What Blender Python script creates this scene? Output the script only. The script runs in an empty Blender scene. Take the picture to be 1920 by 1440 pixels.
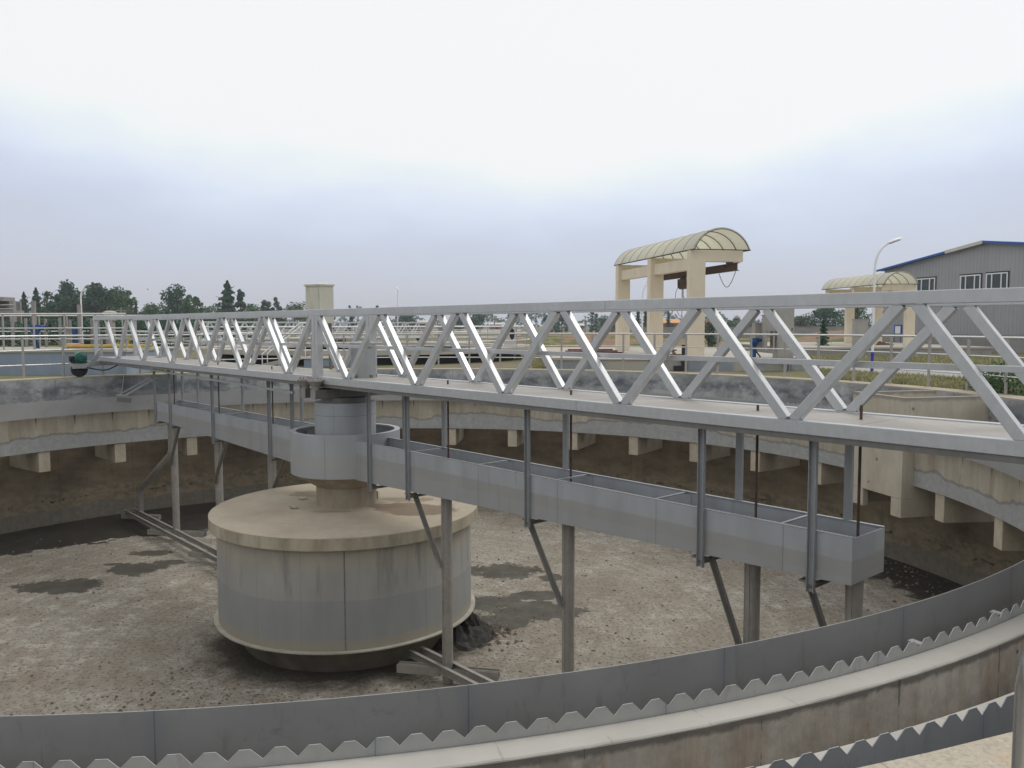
import bpy, bmesh, math, random
from mathutils import Vector, Matrix
import numpy as np
PI = math.pi
rnd = random.Random(7)
S = bpy.context.scene
COL = S.collection

# ------------------------------------------------------------------ camera
F = 1558.5; PITCH = math.radians(4.058); ROLL = math.radians(-0.12); ZC = 1.75
cam_d = bpy.data.cameras.new("camera"); cam = bpy.data.objects.new("camera", cam_d); COL.objects.link(cam)
cam_d.sensor_width = 36.0; cam_d.lens = F / 1920 * 36; cam_d.clip_start = 0.05; cam_d.clip_end = 6000
cam.matrix_world = Matrix.Translation((0, 0, ZC)) @ Matrix.Rotation(PI/2 - PITCH, 4, 'X') @ Matrix.Rotation(ROLL, 4, 'Z')
S.camera = cam
S.view_settings.view_transform = 'Standard'; S.view_settings.look = 'None'
S.view_settings.exposure = 0.0; S.view_settings.gamma = 1.0

# ------------------------------------------------------------------ world (overcast) and sun
SUN_EL = math.radians(52); SUN_AZ = math.radians(60)      # azimuth measured from +Y towards +X
w = bpy.data.worlds.new("World"); S.world = w; w.use_nodes = True
nt = w.node_tree; nt.nodes.clear()
def wn(t): return nt.nodes.new(t)
out = wn('ShaderNodeOutputWorld'); mixs = wn('ShaderNodeMixShader')
sky = wn('ShaderNodeTexSky'); sky.sky_type = 'NISHITA'; sky.sun_disc = False
sky.sun_elevation = SUN_EL; sky.sun_rotation = SUN_AZ
bg1 = wn('ShaderNodeBackground'); bg1.inputs[1].default_value = 0.1
nt.links.new(sky.outputs[0], bg1.inputs[0])
bg2 = wn('ShaderNodeBackground'); bg2.inputs[1].default_value = 1.0
tc = wn('ShaderNodeTexCoord'); sep = wn('ShaderNodeSeparateXYZ'); nt.links.new(tc.outputs['Generated'], sep.inputs[0])
mp = wn('ShaderNodeMapping'); mp.inputs['Scale'].default_value = (1.2, 1.2, 3.2)
nt.links.new(tc.outputs['Generated'], mp.inputs[0])
no = wn('ShaderNodeTexNoise'); no.inputs['Scale'].default_value = 1.9; no.inputs['Detail'].default_value = 5; no.inputs['Roughness'].default_value = 0.55
nt.links.new(mp.outputs[0], no.inputs[0])
def wm(op, a, b):
    m = wn('ShaderNodeMath'); m.operation = op
    for i, v in enumerate((a, b)):
        if isinstance(v, (int, float)): m.inputs[i].default_value = v
        else: nt.links.new(v, m.inputs[i])
    return m.outputs[0]
nz = wm('MULTIPLY', wm('SUBTRACT', no.outputs[0], 0.5), 0.17)
xl = wm('MULTIPLY', wm('ABSOLUTE', wm('SUBTRACT', sep.outputs[0], 0.02), 0.0), -0.115)
zz = wm('ADD', wm('ADD', sep.outputs[2], nz), xl)
rp = wn('ShaderNodeValToRGB'); rp.color_ramp.interpolation = 'B_SPLINE'
stops = [(-0.04, (.62, .63, .71)), (0.0, (.62, .635, .72)), (0.07, (.615, .68, .83)), (0.125, (.76, .84, .99)), (0.185, (1.03, 1.07, 1.12)), (0.25, (1.2, 1.2, 1.2)), (0.5, (1.5, 1.5, 1.48)), (0.95, (2.1, 2.07, 2.0))]
mr = wn('ShaderNodeMapRange'); mr.inputs[1].default_value = -0.1; mr.inputs[2].default_value = 1.0
nt.links.new(zz, mr.inputs[0]); nt.links.new(mr.outputs[0], rp.inputs[0])
el = rp.color_ramp.elements
for i, (p, c) in enumerate(stops):
    e = el[i] if i < 2 else el.new(0.5)
    e.position = (p + .1) / 1.1; e.color = (*c, 1)
nt.links.new(rp.outputs[0], bg2.inputs[0])
mixs.inputs[0].default_value = 0.92
nt.links.new(bg1.outputs[0], mixs.inputs[1]); nt.links.new(bg2.outputs[0], mixs.inputs[2]); nt.links.new(mixs.outputs[0], out.inputs[0])
sd = bpy.data.lights.new("sun", 'SUN'); so = bpy.data.objects.new("sun", sd); COL.objects.link(so)
sd.energy = 1.25; sd.angle = math.radians(32); sd.color = (1, .96, .90)
sv = Vector((math.sin(SUN_AZ)*math.cos(SUN_EL), math.cos(SUN_AZ)*math.cos(SUN_EL), math.sin(SUN_EL)))
so.rotation_euler = sv.to_track_quat('Z', 'Y').to_euler()

# ------------------------------------------------------------------ measuring helpers: pixel of the photo -> real place
def ray(x, y):
    u = (x-960)/F; v = -(y-720)/F; r = math.radians(-0.12)
    u, v = u*math.cos(r)-v*math.sin(r), u*math.sin(r)+v*math.cos(r)
    return Vector((u, math.cos(PITCH)+v*math.sin(PITCH), -math.sin(PITCH)+v*math.cos(PITCH)))
def at_z(x, y, z):
    d = ray(x, y); t = (z-ZC)/d.z; return Vector((d.x*t, d.y*t, z))
def at_y(x, y, Y):
    d = ray(x, y); t = Y/d.y; return Vector((d.x*t, Y, ZC+d.z*t))
CX, CY = -3.496, 17.342
BANG = math.radians(131.584)
GZ = -0.10                      # ground level

# ------------------------------------------------------------------ mesh builder
class MB:
    def __init__(s): s.v = []; s.f = []; s.sm = []
    def add(s, vs, fs, smooth=False):
        o = len(s.v); s.v += [tuple(p) for p in vs]
        s.f += [tuple(i+o for i in f) for f in fs]; s.sm += [smooth]*len(fs)
    def box(s, c, size, M=None):
        hx, hy, hz = size[0]/2, size[1]/2, size[2]/2
        vs = [Vector((x*hx, y*hy, z*hz)) for x in (-1, 1) for y in (-1, 1) for z in (-1, 1)]
        if M is not None: vs = [M @ p for p in vs]
        c = Vector(c); s.add([p+c for p in vs], [(0,1,3,2),(4,6,7,5),(0,4,5,1),(2,3,7,6),(0,2,6,4),(1,5,7,3)]); return s
    def span(s, a, b):
        a = Vector(a); b = Vector(b); return s.box((a+b)/2, b-a)
    def bar(s, p0, p1, wd, ht, up=(0, 0, 1)):
        p0 = Vector(p0); p1 = Vector(p1); d = (p1-p0).normalized(); up = Vector(up)
        if abs(d.dot(up)) > .98: up = Vector((1, 0, 0))
        sx = d.cross(up).normalized(); sz = sx.cross(d)
        vs = [p + sx*(a*wd/2) + sz*(b*ht/2) for p in (p0, p1) for a, b in ((-1,-1),(1,-1),(1,1),(-1,1))]
        s.add(vs, [(3,2,1,0),(4,5,6,7),(0,1,5,4),(1,2,6,5),(2,3,7,6),(3,0,4,7)]); return s
    def tube(s, pts, r, n=10, r2=None):
        pts = [Vector(p) for p in pts]; L = len(pts); vs = []
        up = Vector((0, 0, 1)); d0 = (pts[1]-pts[0]).normalized()
        if abs(d0.dot(up)) > .95: up = Vector((0, 1, 0))
        for i, p in enumerate(pts):
            d = (pts[min(i+1, L-1)]-pts[max(i-1, 0)]).normalized()
            sx = d.cross(up).normalized(); sz = sx.cross(d).normalized(); up = sz
            rr = r if r2 is None else r + (r2-r)*i/(L-1)
            vs += [p + (sx*math.cos(2*PI*k/n) + sz*math.sin(2*PI*k/n))*rr for k in range(n)]
        fs = [(i*n+k, i*n+(k+1) % n, (i+1)*n+(k+1) % n, (i+1)*n+k) for i in range(L-1) for k in range(n)]
        s.add(vs, fs, True); s.add(vs[:n], [tuple(range(n))[::-1]]); s.add(vs[-n:], [tuple(range(n))]); return s
    def lathe(s, prof, n=96, a0=0.0, a1=360.0, c=(0, 0)):
        # closed section polygon (r,z), swept; smooth around, split at corners
        full = abs(a1-a0-360) < 1e-6; m = n if full else n+1
        angs = [math.radians(a0+(a1-a0)*i/n) for i in range(m)]
        K = len(prof)
        for j in range(K):
            (r0, z0), (r1, z1) = prof[j], prof[(j+1) % K]
            if r0 < 1e-6 and r1 < 1e-6: continue
            vs = []
            for a in angs:
                ca, sa = math.cos(a), math.sin(a)
                vs += [(c[0]+r0*ca, c[1]+r0*sa, z0), (c[0]+r1*ca, c[1]+r1*sa, z1)]
            fs = []
            for i in range(n):
                i2 = (i+1) % m
                if r0 < 1e-6: fs.append((2*i, 2*i2+1, 2*i+1)[::-1])
                elif r1 < 1e-6: fs.append((2*i, 2*i2, 2*i+1))
                else: fs.append((2*i, 2*i2, 2*i2+1, 2*i+1))
            s.add(vs, fs, abs(z1-z0) > .3*abs(r1-r0))
        if not full:
            for a, rev in ((angs[0], False), (angs[-1], True)):
                vs = [(c[0]+r*math.cos(a), c[1]+r*math.sin(a), z) for r, z in prof]
                f = tuple(range(K)); s.add(vs, [f if not rev else f[::-1]])
        return s
    def disc(s, c, r, n=24, up=1):
        vs = [(c[0]+r*math.cos(2*PI*k/n), c[1]+r*math.sin(2*PI*k/n), c[2]) for k in range(n)]
        s.add(vs, [tuple(range(n)) if up > 0 else tuple(range(n))[::-1]]); return s
    def prism(s, poly, z0, z1):
        n = len(poly)
        vs = [(x, y, z0) for x, y in poly] + [(x, y, z1) for x, y in poly]
        s.add(vs, [tuple(range(n))[::-1], tuple(range(n, 2*n))] + [(k, (k+1) % n, n+(k+1) % n, n+k) for k in range(n)]); return s
    def build(s, name, mat, parent=None, bevel=0.0, weld=False):
        me = bpy.data.meshes.new(name); me.from_pydata(s.v, [], s.f)
        me.polygons.foreach_set('use_smooth', s.sm)
        if not weld:
            bm = bmesh.new(); bm.from_mesh(me); bmesh.ops.recalc_face_normals(bm, faces=bm.faces); bm.to_mesh(me); bm.free()
        else:
            bm = bmesh.new(); bm.from_mesh(me); bmesh.ops.remove_doubles(bm, verts=bm.verts, dist=1e-4)
            bmesh.ops.recalc_face_normals(bm, faces=bm.faces); bm.to_mesh(me); bm.free()
        me.materials.append(mat); me.update()
        o = bpy.data.objects.new(name, me); COL.objects.link(o)
        if parent is not None: o.parent = parent
        if bevel:
            b = o.modifiers.new('bevel', 'BEVEL'); b.width = bevel; b.segments = 2; b.limit_method = 'ANGLE'; b.angle_limit = math.radians(50)
        return o
def tag(o, label=None, cat=None, group=None, kind=None):
    if label: o['label'] = label
    if cat: o['category'] = cat
    if group: o['group'] = group
    if kind: o['kind'] = kind
    return o
def empty(name, label, cat, loc=(0, 0, 0), rz=0.0, group=None):
    o = bpy.data.objects.new(name, None); COL.objects.link(o); o.location = loc; o.rotation_euler = (0, 0, rz)
    return tag(o, label, cat, group)
def copy_tree(o, parent=None):
    c = o.copy(); COL.objects.link(c)
    if parent is not None: c.parent = parent
    for ch in list(o.children): copy_tree(ch, c)
    return c

# ------------------------------------------------------------------ material builder
class NT:
    def __init__(s, name):
        s.m = bpy.data.materials.new(name); s.m.use_nodes = True; s.t = s.m.node_tree
        s.b = s.t.nodes['Principled BSDF']; s._tc = None; s._xyz = None
    def n(s, t): return s.t.nodes.new(t)
    def L(s, a, b): s.t.links.new(a, b)
    def put(s, v, sock):
        if isinstance(v, (int, float)): sock.default_value = v
        elif isinstance(v, (tuple, list)): sock.default_value = (*v, 1) if len(v) == 3 and sock.type == 'RGBA' else v
        else: s.L(v, sock)
    def co(s):
        if s._tc is None: s._tc = s.n('ShaderNodeTexCoord').outputs['Object']
        return s._tc
    def xyz(s):
        if s._xyz is None:
            q = s.n('ShaderNodeSeparateXYZ'); s.L(s.co(), q.inputs[0]); s._xyz = q.outputs
        return s._xyz
    def math(s, op, a, b=0.0, c=None):
        m = s.n('ShaderNodeMath'); m.operation = op; s.put(a, m.inputs[0]); s.put(b, m.inputs[1])
        if c is not None: s.put(c, m.inputs[2])
        return m.outputs[0]
    def noise(s, scale=1.0, stretch=(1, 1, 1), detail=4, rough=.55, vec=None, dist=0.0):
        mp = s.n('ShaderNodeMapping'); s.L(vec if vec is not None else s.co(), mp.inputs[0]); mp.inputs['Scale'].default_value = stretch
        q = s.n('ShaderNodeTexNoise'); s.L(mp.outputs[0], q.inputs[0]); q.inputs['Scale'].default_value = scale
        q.inputs['Detail'].default_value = detail; q.inputs['Roughness'].default_value = rough; q.inputs['Distortion'].default_value = dist
        return q.outputs[0]
    def voro(s, scale, stretch=(1, 1, 1)):
        mp = s.n('ShaderNodeMapping'); s.L(s.co(), mp.inputs[0]); mp.inputs['Scale'].default_value = stretch
        q = s.n('ShaderNodeTexVoronoi'); s.L(mp.outputs[0], q.inputs[0]); q.inputs['Scale'].default_value = scale
        return q.outputs['Distance']
    def ss(s, v, a, b):          # smoothstep
        m = s.n('ShaderNodeMapRange'); m.interpolation_type = 'SMOOTHSTEP'; s.put(v, m.inputs[0]); s.put(a, m.inputs[1]); s.put(b, m.inputs[2]); return m.outputs[0]
    def lin(s, v, a, b, c=0.0, d=1.0):
        m = s.n('ShaderNodeMapRange'); s.put(v, m.inputs[0])
        for i, q in enumerate((a, b, c, d)): s.put(q, m.inputs[i+1])
        return m.outputs[0]
    def mix(s, f, a, b, mode='MIX'):
        m = s.n('ShaderNodeMix'); m.data_type = 'RGBA'; m.blend_type = mode
        s.put(f, m.inputs[0]); s.put(a, m.inputs[6]); s.put(b, m.inputs[7]); return m.outputs[2]
    def angle(s):                # degrees about the local z axis
        x = s.xyz(); return s.math('MULTIPLY', s.math('ARCTAN2', x[1], x[0]), 180/PI)
    def radius(s):
        x = s.xyz(); return s.math('SQRT', s.math('ADD', s.math('MULTIPLY', x[0], x[0]), s.math('MULTIPLY', x[1], x[1])))
    def bump(s, h, strength=.3, dist=.02):
        b = s.n('ShaderNodeBump'); b.inputs['Strength'].default_value = strength; b.inputs['Distance'].default_value = dist
        s.L(h, b.inputs['Height']); s.L(b.outputs[0], s.b.inputs['Normal'])
    def done(s, col, rough=.8, metal=0.0, spec=.3):
        s.put(col, s.b.inputs['Base Color']); s.put(rough, s.b.inputs['Roughness']); s.put(metal, s.b.inputs['Metallic'])
        s.b.inputs['Specular IOR Level'].default_value = spec; return s.m
def paint(name, c, rough=.5, metal=0.0, var=.12, scale=3.0, stretch=(1, 1, 1), dirt=None, bump=0.0, spec=.4):
    t = NT(name); f = t.noise(scale, stretch, 5, .6)
    col = t.mix(t.lin(f, .3, .7), tuple(x*(1-var) for x in c), tuple(min(1, x*(1+var)) for x in c))
    if dirt: col = t.mix(t.math('MULTIPLY', t.ss(t.noise(scale*2.3, (1, 1, .35), 6, .65), .5, .78), .75), col, dirt)
    if bump: t.bump(t.noise(scale*14, (1, 1, 1), 4), bump, .01)
    r = t.lin(t.noise(scale*1.7, (1, 1, 1), 3), .3, .7, max(.05, rough-.08), min(1, rough+.08))
    return t.done(col, r, metal, spec)
def brushed(name, c, rough=.4, metal=.5, var=.1):
    t = NT(name)
    g = t.noise(14, (1, 1, .6), 3, .6); l = t.noise(1.3, (1, 1, 1), 4, .6); sp = t.noise(5, (1, 1, .15), 5, .7)
    col = t.mix(t.lin(g, .3, .7), tuple(x*(1-var*.5) for x in c), tuple(min(1, x*(1+var*.5)) for x in c))
    col = t.mix(t.lin(l, .35, .7, 0, .5), col, tuple(x*(1-var*2) for x in c))
    col = t.mix(t.lin(sp, .62, .8, 0, .35), col, (c[0]*.62, c[1]*.58, c[2]*.52))
    ru = t.math('MULTIPLY', t.ss(t.noise(7, (1, 1, .5), 6, .78), .66, .74), t.ss(t.noise(.8, (1, 1, 1), 3), .5, .6)); col = t.mix(t.math('MULTIPLY', ru, .6), col, (.20, .13, .08))
    t.bump(t.noise(2.2, (1, 1, 1), 2), .08, .02)
    return t.done(col, t.lin(l, .3, .7, rough-.08, rough+.1), metal, .5)

M = {}
M['truss'] = brushed('truss_steel', (.57, .585, .595), .36, .45, .12)
M['deck'] = None
M['trough'] = None
M['dark_steel'] = brushed('dark_steel', (.21, .205, .19), .55, .4, .2)
M['brace'] = brushed('brace_steel', (.27, .26, .24), .5, .4, .2)
M['pipe'] = brushed('suction_pipe_steel', (.36, .34, .31), .5, .35, .22)
M['hanger'] = brushed('hanger_steel', (.38, .39, .40), .45, .45, .12)
M['rust'] = paint('rusty_rod', (.10, .062, .046), .8, .2, .4, 9)
M['stainless'] = brushed('stainless_rail', (.68, .68, .675), .22, .92, .06)
M['white_rail'] = paint('white_rail', (.74, .74, .75), .4, .2, .06)
M['black'] = paint('black_rubber', (.02, .02, .022), .7, 0, .2, 6)
M['green'] = paint('green_motor_paint', (.012, .10, .075), .4, .1, .25, 8)
M['blue'] = paint('blue_valve_paint', (.015, .08, .26), .4, .1, .2, 6)
M['cream'] = paint('cream_render', (.72, .635, .49), .85, 0, .06, 1.2, (1, 1, .5), (.58, .49, .36), .1)
M['white'] = paint('white_paint', (.80, .81, .82), .35, 0, .04, 4)
M['lampblue'] = paint('blue_lamp_band', (.03, .03, .36), .5, 0, .1, 4)
M['ivory'] = paint('ivory_cabinet', (.56, .545, .45), .5, .05, .10, 2.2, (1, 1, .3), (.40, .29, .14), .05)
M['brown_beam'] = paint('brown_beam', (.11, .075, .055), .7, .1, .3, 3)
M['rib'] = paint('dark_rib', (.025, .03, .03), .5, .3, .2, 4)
M['bluewall'] = paint('blue_grey_wall', (.24, .29, .36), .8, 0, .1, .9, (1, 1, .6), (.16, .18, .21), .1)
M['slab'] = paint('pale_slab', (.42, .39, .335), .9, 0, .1, .8, (1, 1, 1), (.36, .32, .27), .15)
M['yellow'] = paint('yellow_paint', (.42, .30, .05), .5, 0, .15, 4)
M['pink'] = paint('pink_plastic', (.75, .06, .22), .4, 0, .05, 4)
M['red_soil'] = paint('red_brown_steel', (.11, .035, .03), .8, 0, .4, 4)
M['trunk'] = paint('bark', (.10, .08, .06), .9, 0, .3, 4, (1, 1, .3))
M['cabinet'] = brushed('cabinet_steel', (.42, .40, .37), .45, .5, .12)
M['blueroof'] = paint('blue_roof', (.02, .10, .36), .45, .1, .1, 2)
M['glass'] = paint('window_glass', (.03, .045, .05), .12, 0, .2, 2, spec=.6)
M['orange'] = paint('orange_roof', (.62, .32, .14), .8, 0, .12, 1)
M['brick'] = paint('red_brick_wall', (.24, .12, .10), .9, 0, .15, 1)
M['palewall'] = paint('pale_wall', (.55, .53, .50), .9, 0, .1, .6)
M['greywall'] = paint('grey_concrete_far', (.27, .262, .25), .9, 0, .15, .7)

def m_deck():
    t = NT('chequer_plate'); x = t.xyz()
    p = t.math('MULTIPLY', t.math('SINE', t.math('MULTIPLY', t.math('ADD', x[0], x[1]), 62)), t.math('SINE', t.math('MULTIPLY', t.math('SUBTRACT', x[0], x[1]), 62)))
    d = t.noise(1.1, (1, 1, 1), 5, .65); f = t.noise(26, (1, 1, 1), 3)
    col = t.mix(t.lin(d, .3, .7), (.31, .29, .265), (.43, .405, .375)); col = t.mix(t.lin(f, .3, .7, 0, .3), col, (.33, .30, .27))
    seam = t.math('LESS_THAN', t.math('ABSOLUTE', t.math('SUBTRACT', t.math('FRACT', t.math('DIVIDE', x[0], 1.5)), .5)), .006)
    col = t.mix(t.math('MULTIPLY', seam, .6), col, (.12, .11, .10))
    tread = t.ss(p, .25, .6); col = t.mix(t.math('MULTIPLY', tread, .34), col, (.52, .50, .47))
    t.bump(p, .5, .006); return t.done(col, .6, .15, .4)
M['deck'] = m_deck()
def m_trough():
    t = NT('trough_sheet'); x = t.xyz()
    wl = t.math('ADD', x[2], t.math('MULTIPLY', t.math('SUBTRACT', t.noise(1.2, (1, 1, 1), 3), .5), .05))
    f = t.noise(3, (1, 1, .25), 5, .6)
    col = t.mix(t.lin(f, .3, .7), (.39, .41, .43), (.46, .48, .50))
    col = t.mix(t.math('MULTIPLY', t.ss(wl, -.77, -.80), .7), col, (.365, .355, .325))
    col = t.mix(t.math('MULTIPLY', t.ss(wl, -.95, -.97), .5), col, (.40, .42, .43))
    seam = t.math('LESS_THAN', t.math('ABSOLUTE', t.math('SUBTRACT', t.math('FRACT', t.math('ADD', t.math('DIVIDE', x[0], 1.83), .16)), .5)), .0035)
    col = t.mix(t.math('MULTIPLY', seam, .55), col, (.20, .20, .20))
    col = t.mix(t.math('MULTIPLY', t.ss(t.noise(5, (1, 1, .12), 5, .7), .56, .72), .5), col, (.30, .30, .28))
    t.bump(t.noise(1.6, (1, 1, 1), 3), .28, .05); return t.done(col, t.lin(f, .3, .7, .38, .52), .4, .45)
M['trough'] = m_trough()
def m_column():
    t = NT('column_sheet'); x = t.xyz()
    f = t.noise(2.5, (1, 1, .3), 5, .6)
    col = t.mix(t.lin(f, .3, .7), (.345, .365, .38), (.415, .43, .445))
    for z, c, k in ((-.80, (.40, .40, .375), .6), (-1.06, (.37, .385, .39), .6)):
        col = t.mix(t.math('MULTIPLY', t.ss(x[2], z, z-.03), k), col, c)
    for z in (-.09,):
        col = t.mix(t.math('MULTIPLY', t.math('LESS_THAN', t.math('ABSOLUTE', t.math('SUBTRACT', x[2], z)), .006), .6), col, (.16, .16, .16))
    a = t.angle()
    sm = t.math('LESS_THAN', t.math('ABSOLUTE', t.math('SUBTRACT', t.math('FRACT', t.math('DIVIDE', t.math('ADD', a, 415), 90)), .5)), .004)
    col = t.mix(t.math('MULTIPLY', sm, .5), col, (.17, .17, .17))
    return t.done(col, .5, .3, .4)
M['column'] = m_column()
def m_pedestal():
    t = NT('pedestal_concrete'); f = t.noise(3, (1, 1, .3), 6, .65)
    col = t.mix(t.lin(f, .3, .7), (.24, .20, .15), (.42, .37, .29))
    t.bump(f, .2, .02); return t.done(col, .9)
M['pedestal'] = m_pedestal()
def m_lid():
    t = NT('lid_concrete'); x = t.xyz()
    f = t.noise(.9, (1, 1, 1), 6, .62); g = t.noise(9, (1, 1, 1), 5, .6)
    col = t.mix(t.lin(f, .3, .72), (.355, .305, .232), (.475, .425, .335)); col = t.mix(t.lin(g, .35, .75, 0, .35), col, (.36, .29, .21))
    stain = None
    for (dx, dy, a, b, k) in ((1.55, -.55, .95, .62, .8), (.85, -.35, .5, .22, .6), (-.75, .95, .85, .42, .65), (1.3, .35, .6, .3, .55), (-.2, -.85, .5, .12, .4)):
        u = t.math('DIVIDE', t.math('SUBTRACT', x[0], dx), a); v = t.math('DIVIDE', t.math('SUBTRACT', x[1], dy), b)
        d = t.math('ADD', t.math('ADD', t.math('MULTIPLY', u, u), t.math('MULTIPLY', v, v)), t.math('MULTIPLY', t.math('SUBTRACT', t.noise(2.2, (1, 1, 1), 5, .6), .5), 2.6))
        col = t.mix(t.math('MULTIPLY', t.ss(d, 1.0, .62), k), col, (.185, .135, .095))
    col = t.mix(t.math('MULTIPLY', t.ss(t.noise(3.3, (1, 1, 1), 7, .75), .62, .70), .45), col, (.24, .19, .14))
    # rim: vertical weathering
    rim = t.ss(x[2], -2.045, -2.07)
    rc = t.mix(t.lin(t.noise(2.6, (1, 1, .25), 6, .7), .3, .72), (.25, .22, .165), (.49, .445, .34))
    col = t.mix(rim, col, rc)
    t.bump(t.math('ADD', g, t.math('MULTIPLY', f, 2)), .25, .015); return t.done(col, .92)
M['lid'] = m_lid()
def m_skirt():
    t = NT('skirt_sheet'); x = t.xyz(); a = t.angle()
    wob = t.math('ADD', t.math('MULTIPLY', t.math('SUBTRACT', t.noise(.8, (1, 1, 0.2), 4), .5), .12), t.math('MULTIPLY', t.math('SUBTRACT', t.noise(9, (1, 1, .3), 5, .7), .5), .05))
    z = t.math('ADD', x[2], wob)
    f = t.noise(1.6, (1, 1, .3), 6, .62)
    col = t.mix(t.lin(f, .3, .7), (.31, .31, .295), (.395, .395, .375))
    col = t.mix(t.math('MULTIPLY', t.ss(z, -2.95, -2.45), .75), col, t.mix(t.lin(t.noise(2.0, (1, 1, .2), 5), .35, .7), (.34, .32, .27), (.45, .40, .31)))
    col = t.mix(t.ss(z, -3.24, -3.27), col, t.mix(t.lin(f, .3, .7), (.275, .285, .283), (.335, .342, .335)))
    col = t.mix(t.math('MULTIPLY', t.ss(z, -3.96, -4.03), .7), col, (.36, .325, .26))
    runs = t.noise(3.0, (1, 1, .09), 5, .7)
    col = t.mix(t.math('MULTIPLY', t.math('MULTIPLY', t.ss(runs, .54, .68), t.ss(x[2], -3.3, -3.0)), .75), col, (.21, .21, .19))
    for a0, wd, k in ((-80.0, .30, .85), (-97.5, .16, .28), (-45, .25, .25), (-118, .14, .28), (-119.5, .1, .22), (20, .3, .4)):
        d = t.math('ADD', t.math('ABSOLUTE', t.math('SUBTRACT', a, a0)), t.math('MULTIPLY', t.math('SUBTRACT', t.noise(7, (1, 1, 1.5), 4), .5), wd*1.6))
        col = t.mix(t.math('MULTIPLY', t.ss(d, wd, wd*.4), k), col, (.10, .085, .065))
    t.bump(t.noise(1.1, (1, 1, 1), 3), .12, .05); return t.done(col, .62, .15, .35)
M['skirt'] = m_skirt()
M['flange'] = paint('skirt_flange', (.40, .38, .32), .7, .2, .2, 3)
M['cone'] = paint('cone_dark', (.20, .185, .155), .8, .1, .3, 2, (1, 1, .3))

def m_outer():
    t = NT('tank_wall_concrete'); x = t.xyz(); a = t.angle()
    f = t.noise(.75, (1, 1, 1.5), 7, .68, dist=.4); g = t.noise(6, (1, 1, 1), 5, .6); st = t.noise(2.2, (1, 1, .10), 5, .65)
    up = t.mix(t.ss(f, .36, .64), (.22, .23, .235), (.52, .525, .51))
    up = t.mix(t.lin(st, .45, .75, 0, .55), up, (.23, .235, .23)); up = t.mix(t.lin(g, .3, .75, 0, .3), up, (.18, .185, .18))
    cr = t.voro(.8, (1, 1, 1.2))
    tide = t.math('ADD', x[2], t.math('MULTIPLY', t.math('SUBTRACT', t.noise(1.4, (1, 1, .6), 5), .5), .35))
    up = t.mix(t.math('MULTIPLY', t.math('MULTIPLY', t.ss(tide, -.62, -.48), t.ss(tide, -.12, -.34)), t.lin(t.noise(1.7, (1, 1, 1.8), 6, .7), .42, .58, 0, .75)), up, (.095, .105, .13))
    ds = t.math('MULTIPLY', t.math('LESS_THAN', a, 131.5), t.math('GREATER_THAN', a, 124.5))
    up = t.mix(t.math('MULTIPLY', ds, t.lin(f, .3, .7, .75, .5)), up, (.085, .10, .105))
    lo = t.mix(t.lin(t.noise(1.0, (1, 1, 2.2), 6, .65), .32, .7), (.15, .12, .08), (.285, .235, .165))
    lo = t.mix(t.lin(t.noise(3.5, (1, 1, .12), 5, .65), .5, .75, 0, .45), lo, (.30, .24, .165))
    z2 = t.math('ADD', x[2], t.math('MULTIPLY', t.math('SUBTRACT', t.noise(.9, (1, 1, .5), 5), .5), .5))
    lo = t.mix(t.math('MULTIPLY', t.math('MULTIPLY', t.ss(z2, -3.55, -3.75), t.ss(t.noise(4, (1, 1, 1.5), 5, .7), .42, .6)), .6), lo, (.33, .285, .20))
    crust = t.math('MULTIPLY', t.ss(t.math('ABSOLUTE', t.math('ADD', z2, 3.98)), .055, .01), t.ss(t.noise(3, (1, 1, 1), 5, .75), .52, .62))
    lo = t.mix(t.math('MULTIPLY', crust, .9), lo, (.035, .028, .02))
    lo = t.mix(t.ss(z2, -4.22, -4.30), lo, t.mix(t.lin(g, .3, .7), (.17, .155, .125), (.24, .22, .18)))
    col = t.mix(t.ss(x[2], -1.6, -1.9), up, lo)
    jt = t.math('LESS_THAN', t.math('ABSOLUTE', t.math('SUBTRACT', t.math('FRACT', t.math('DIVIDE', a, 9.0)), .5)), .006)
    col = t.mix(t.math('MULTIPLY', jt, .35), col, (.10, .10, .095))
    t.bump(t.math('ADD', g, t.math('MULTIPLY', f, 2)), .3, .02); return t.done(col, .9)
M['outer'] = m_outer()
def m_crest():
    t = NT('wall_crest_mortar'); a = t.angle(); f = t.noise(1.3, (1, 1, 1), 6, .65); g = t.noise(38, (1, 1, 1), 3, .6)
    col = t.mix(t.lin(f, .3, .7), (.35, .30, .225), (.46, .42, .345)); col = t.mix(t.math('MULTIPLY', t.ss(g, .45, .68), .6), col, (.27, .24, .195)); col = t.mix(t.math('MULTIPLY', t.ss(t.noise(70, (1, 1, 1), 2), .56, .7), .35), col, (.58, .55, .49))
    col = t.mix(t.math('MULTIPLY', t.ss(t.noise(3.2, (1, 1, 1), 5, .65), .55, .72), .5), col, (.50, .36, .17))
    jt = t.math('LESS_THAN', t.math('ABSOLUTE', t.math('SUBTRACT', t.math('FRACT', t.math('DIVIDE', t.math('ADD', a, .9), 4.0)), .5)), .0045)
    col = t.mix(t.math('MULTIPLY', jt, .65), col, (.24, .18, .12))
    t.bump(g, .35, .006); return t.done(col, .95)
M['crest'] = m_crest()
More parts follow.
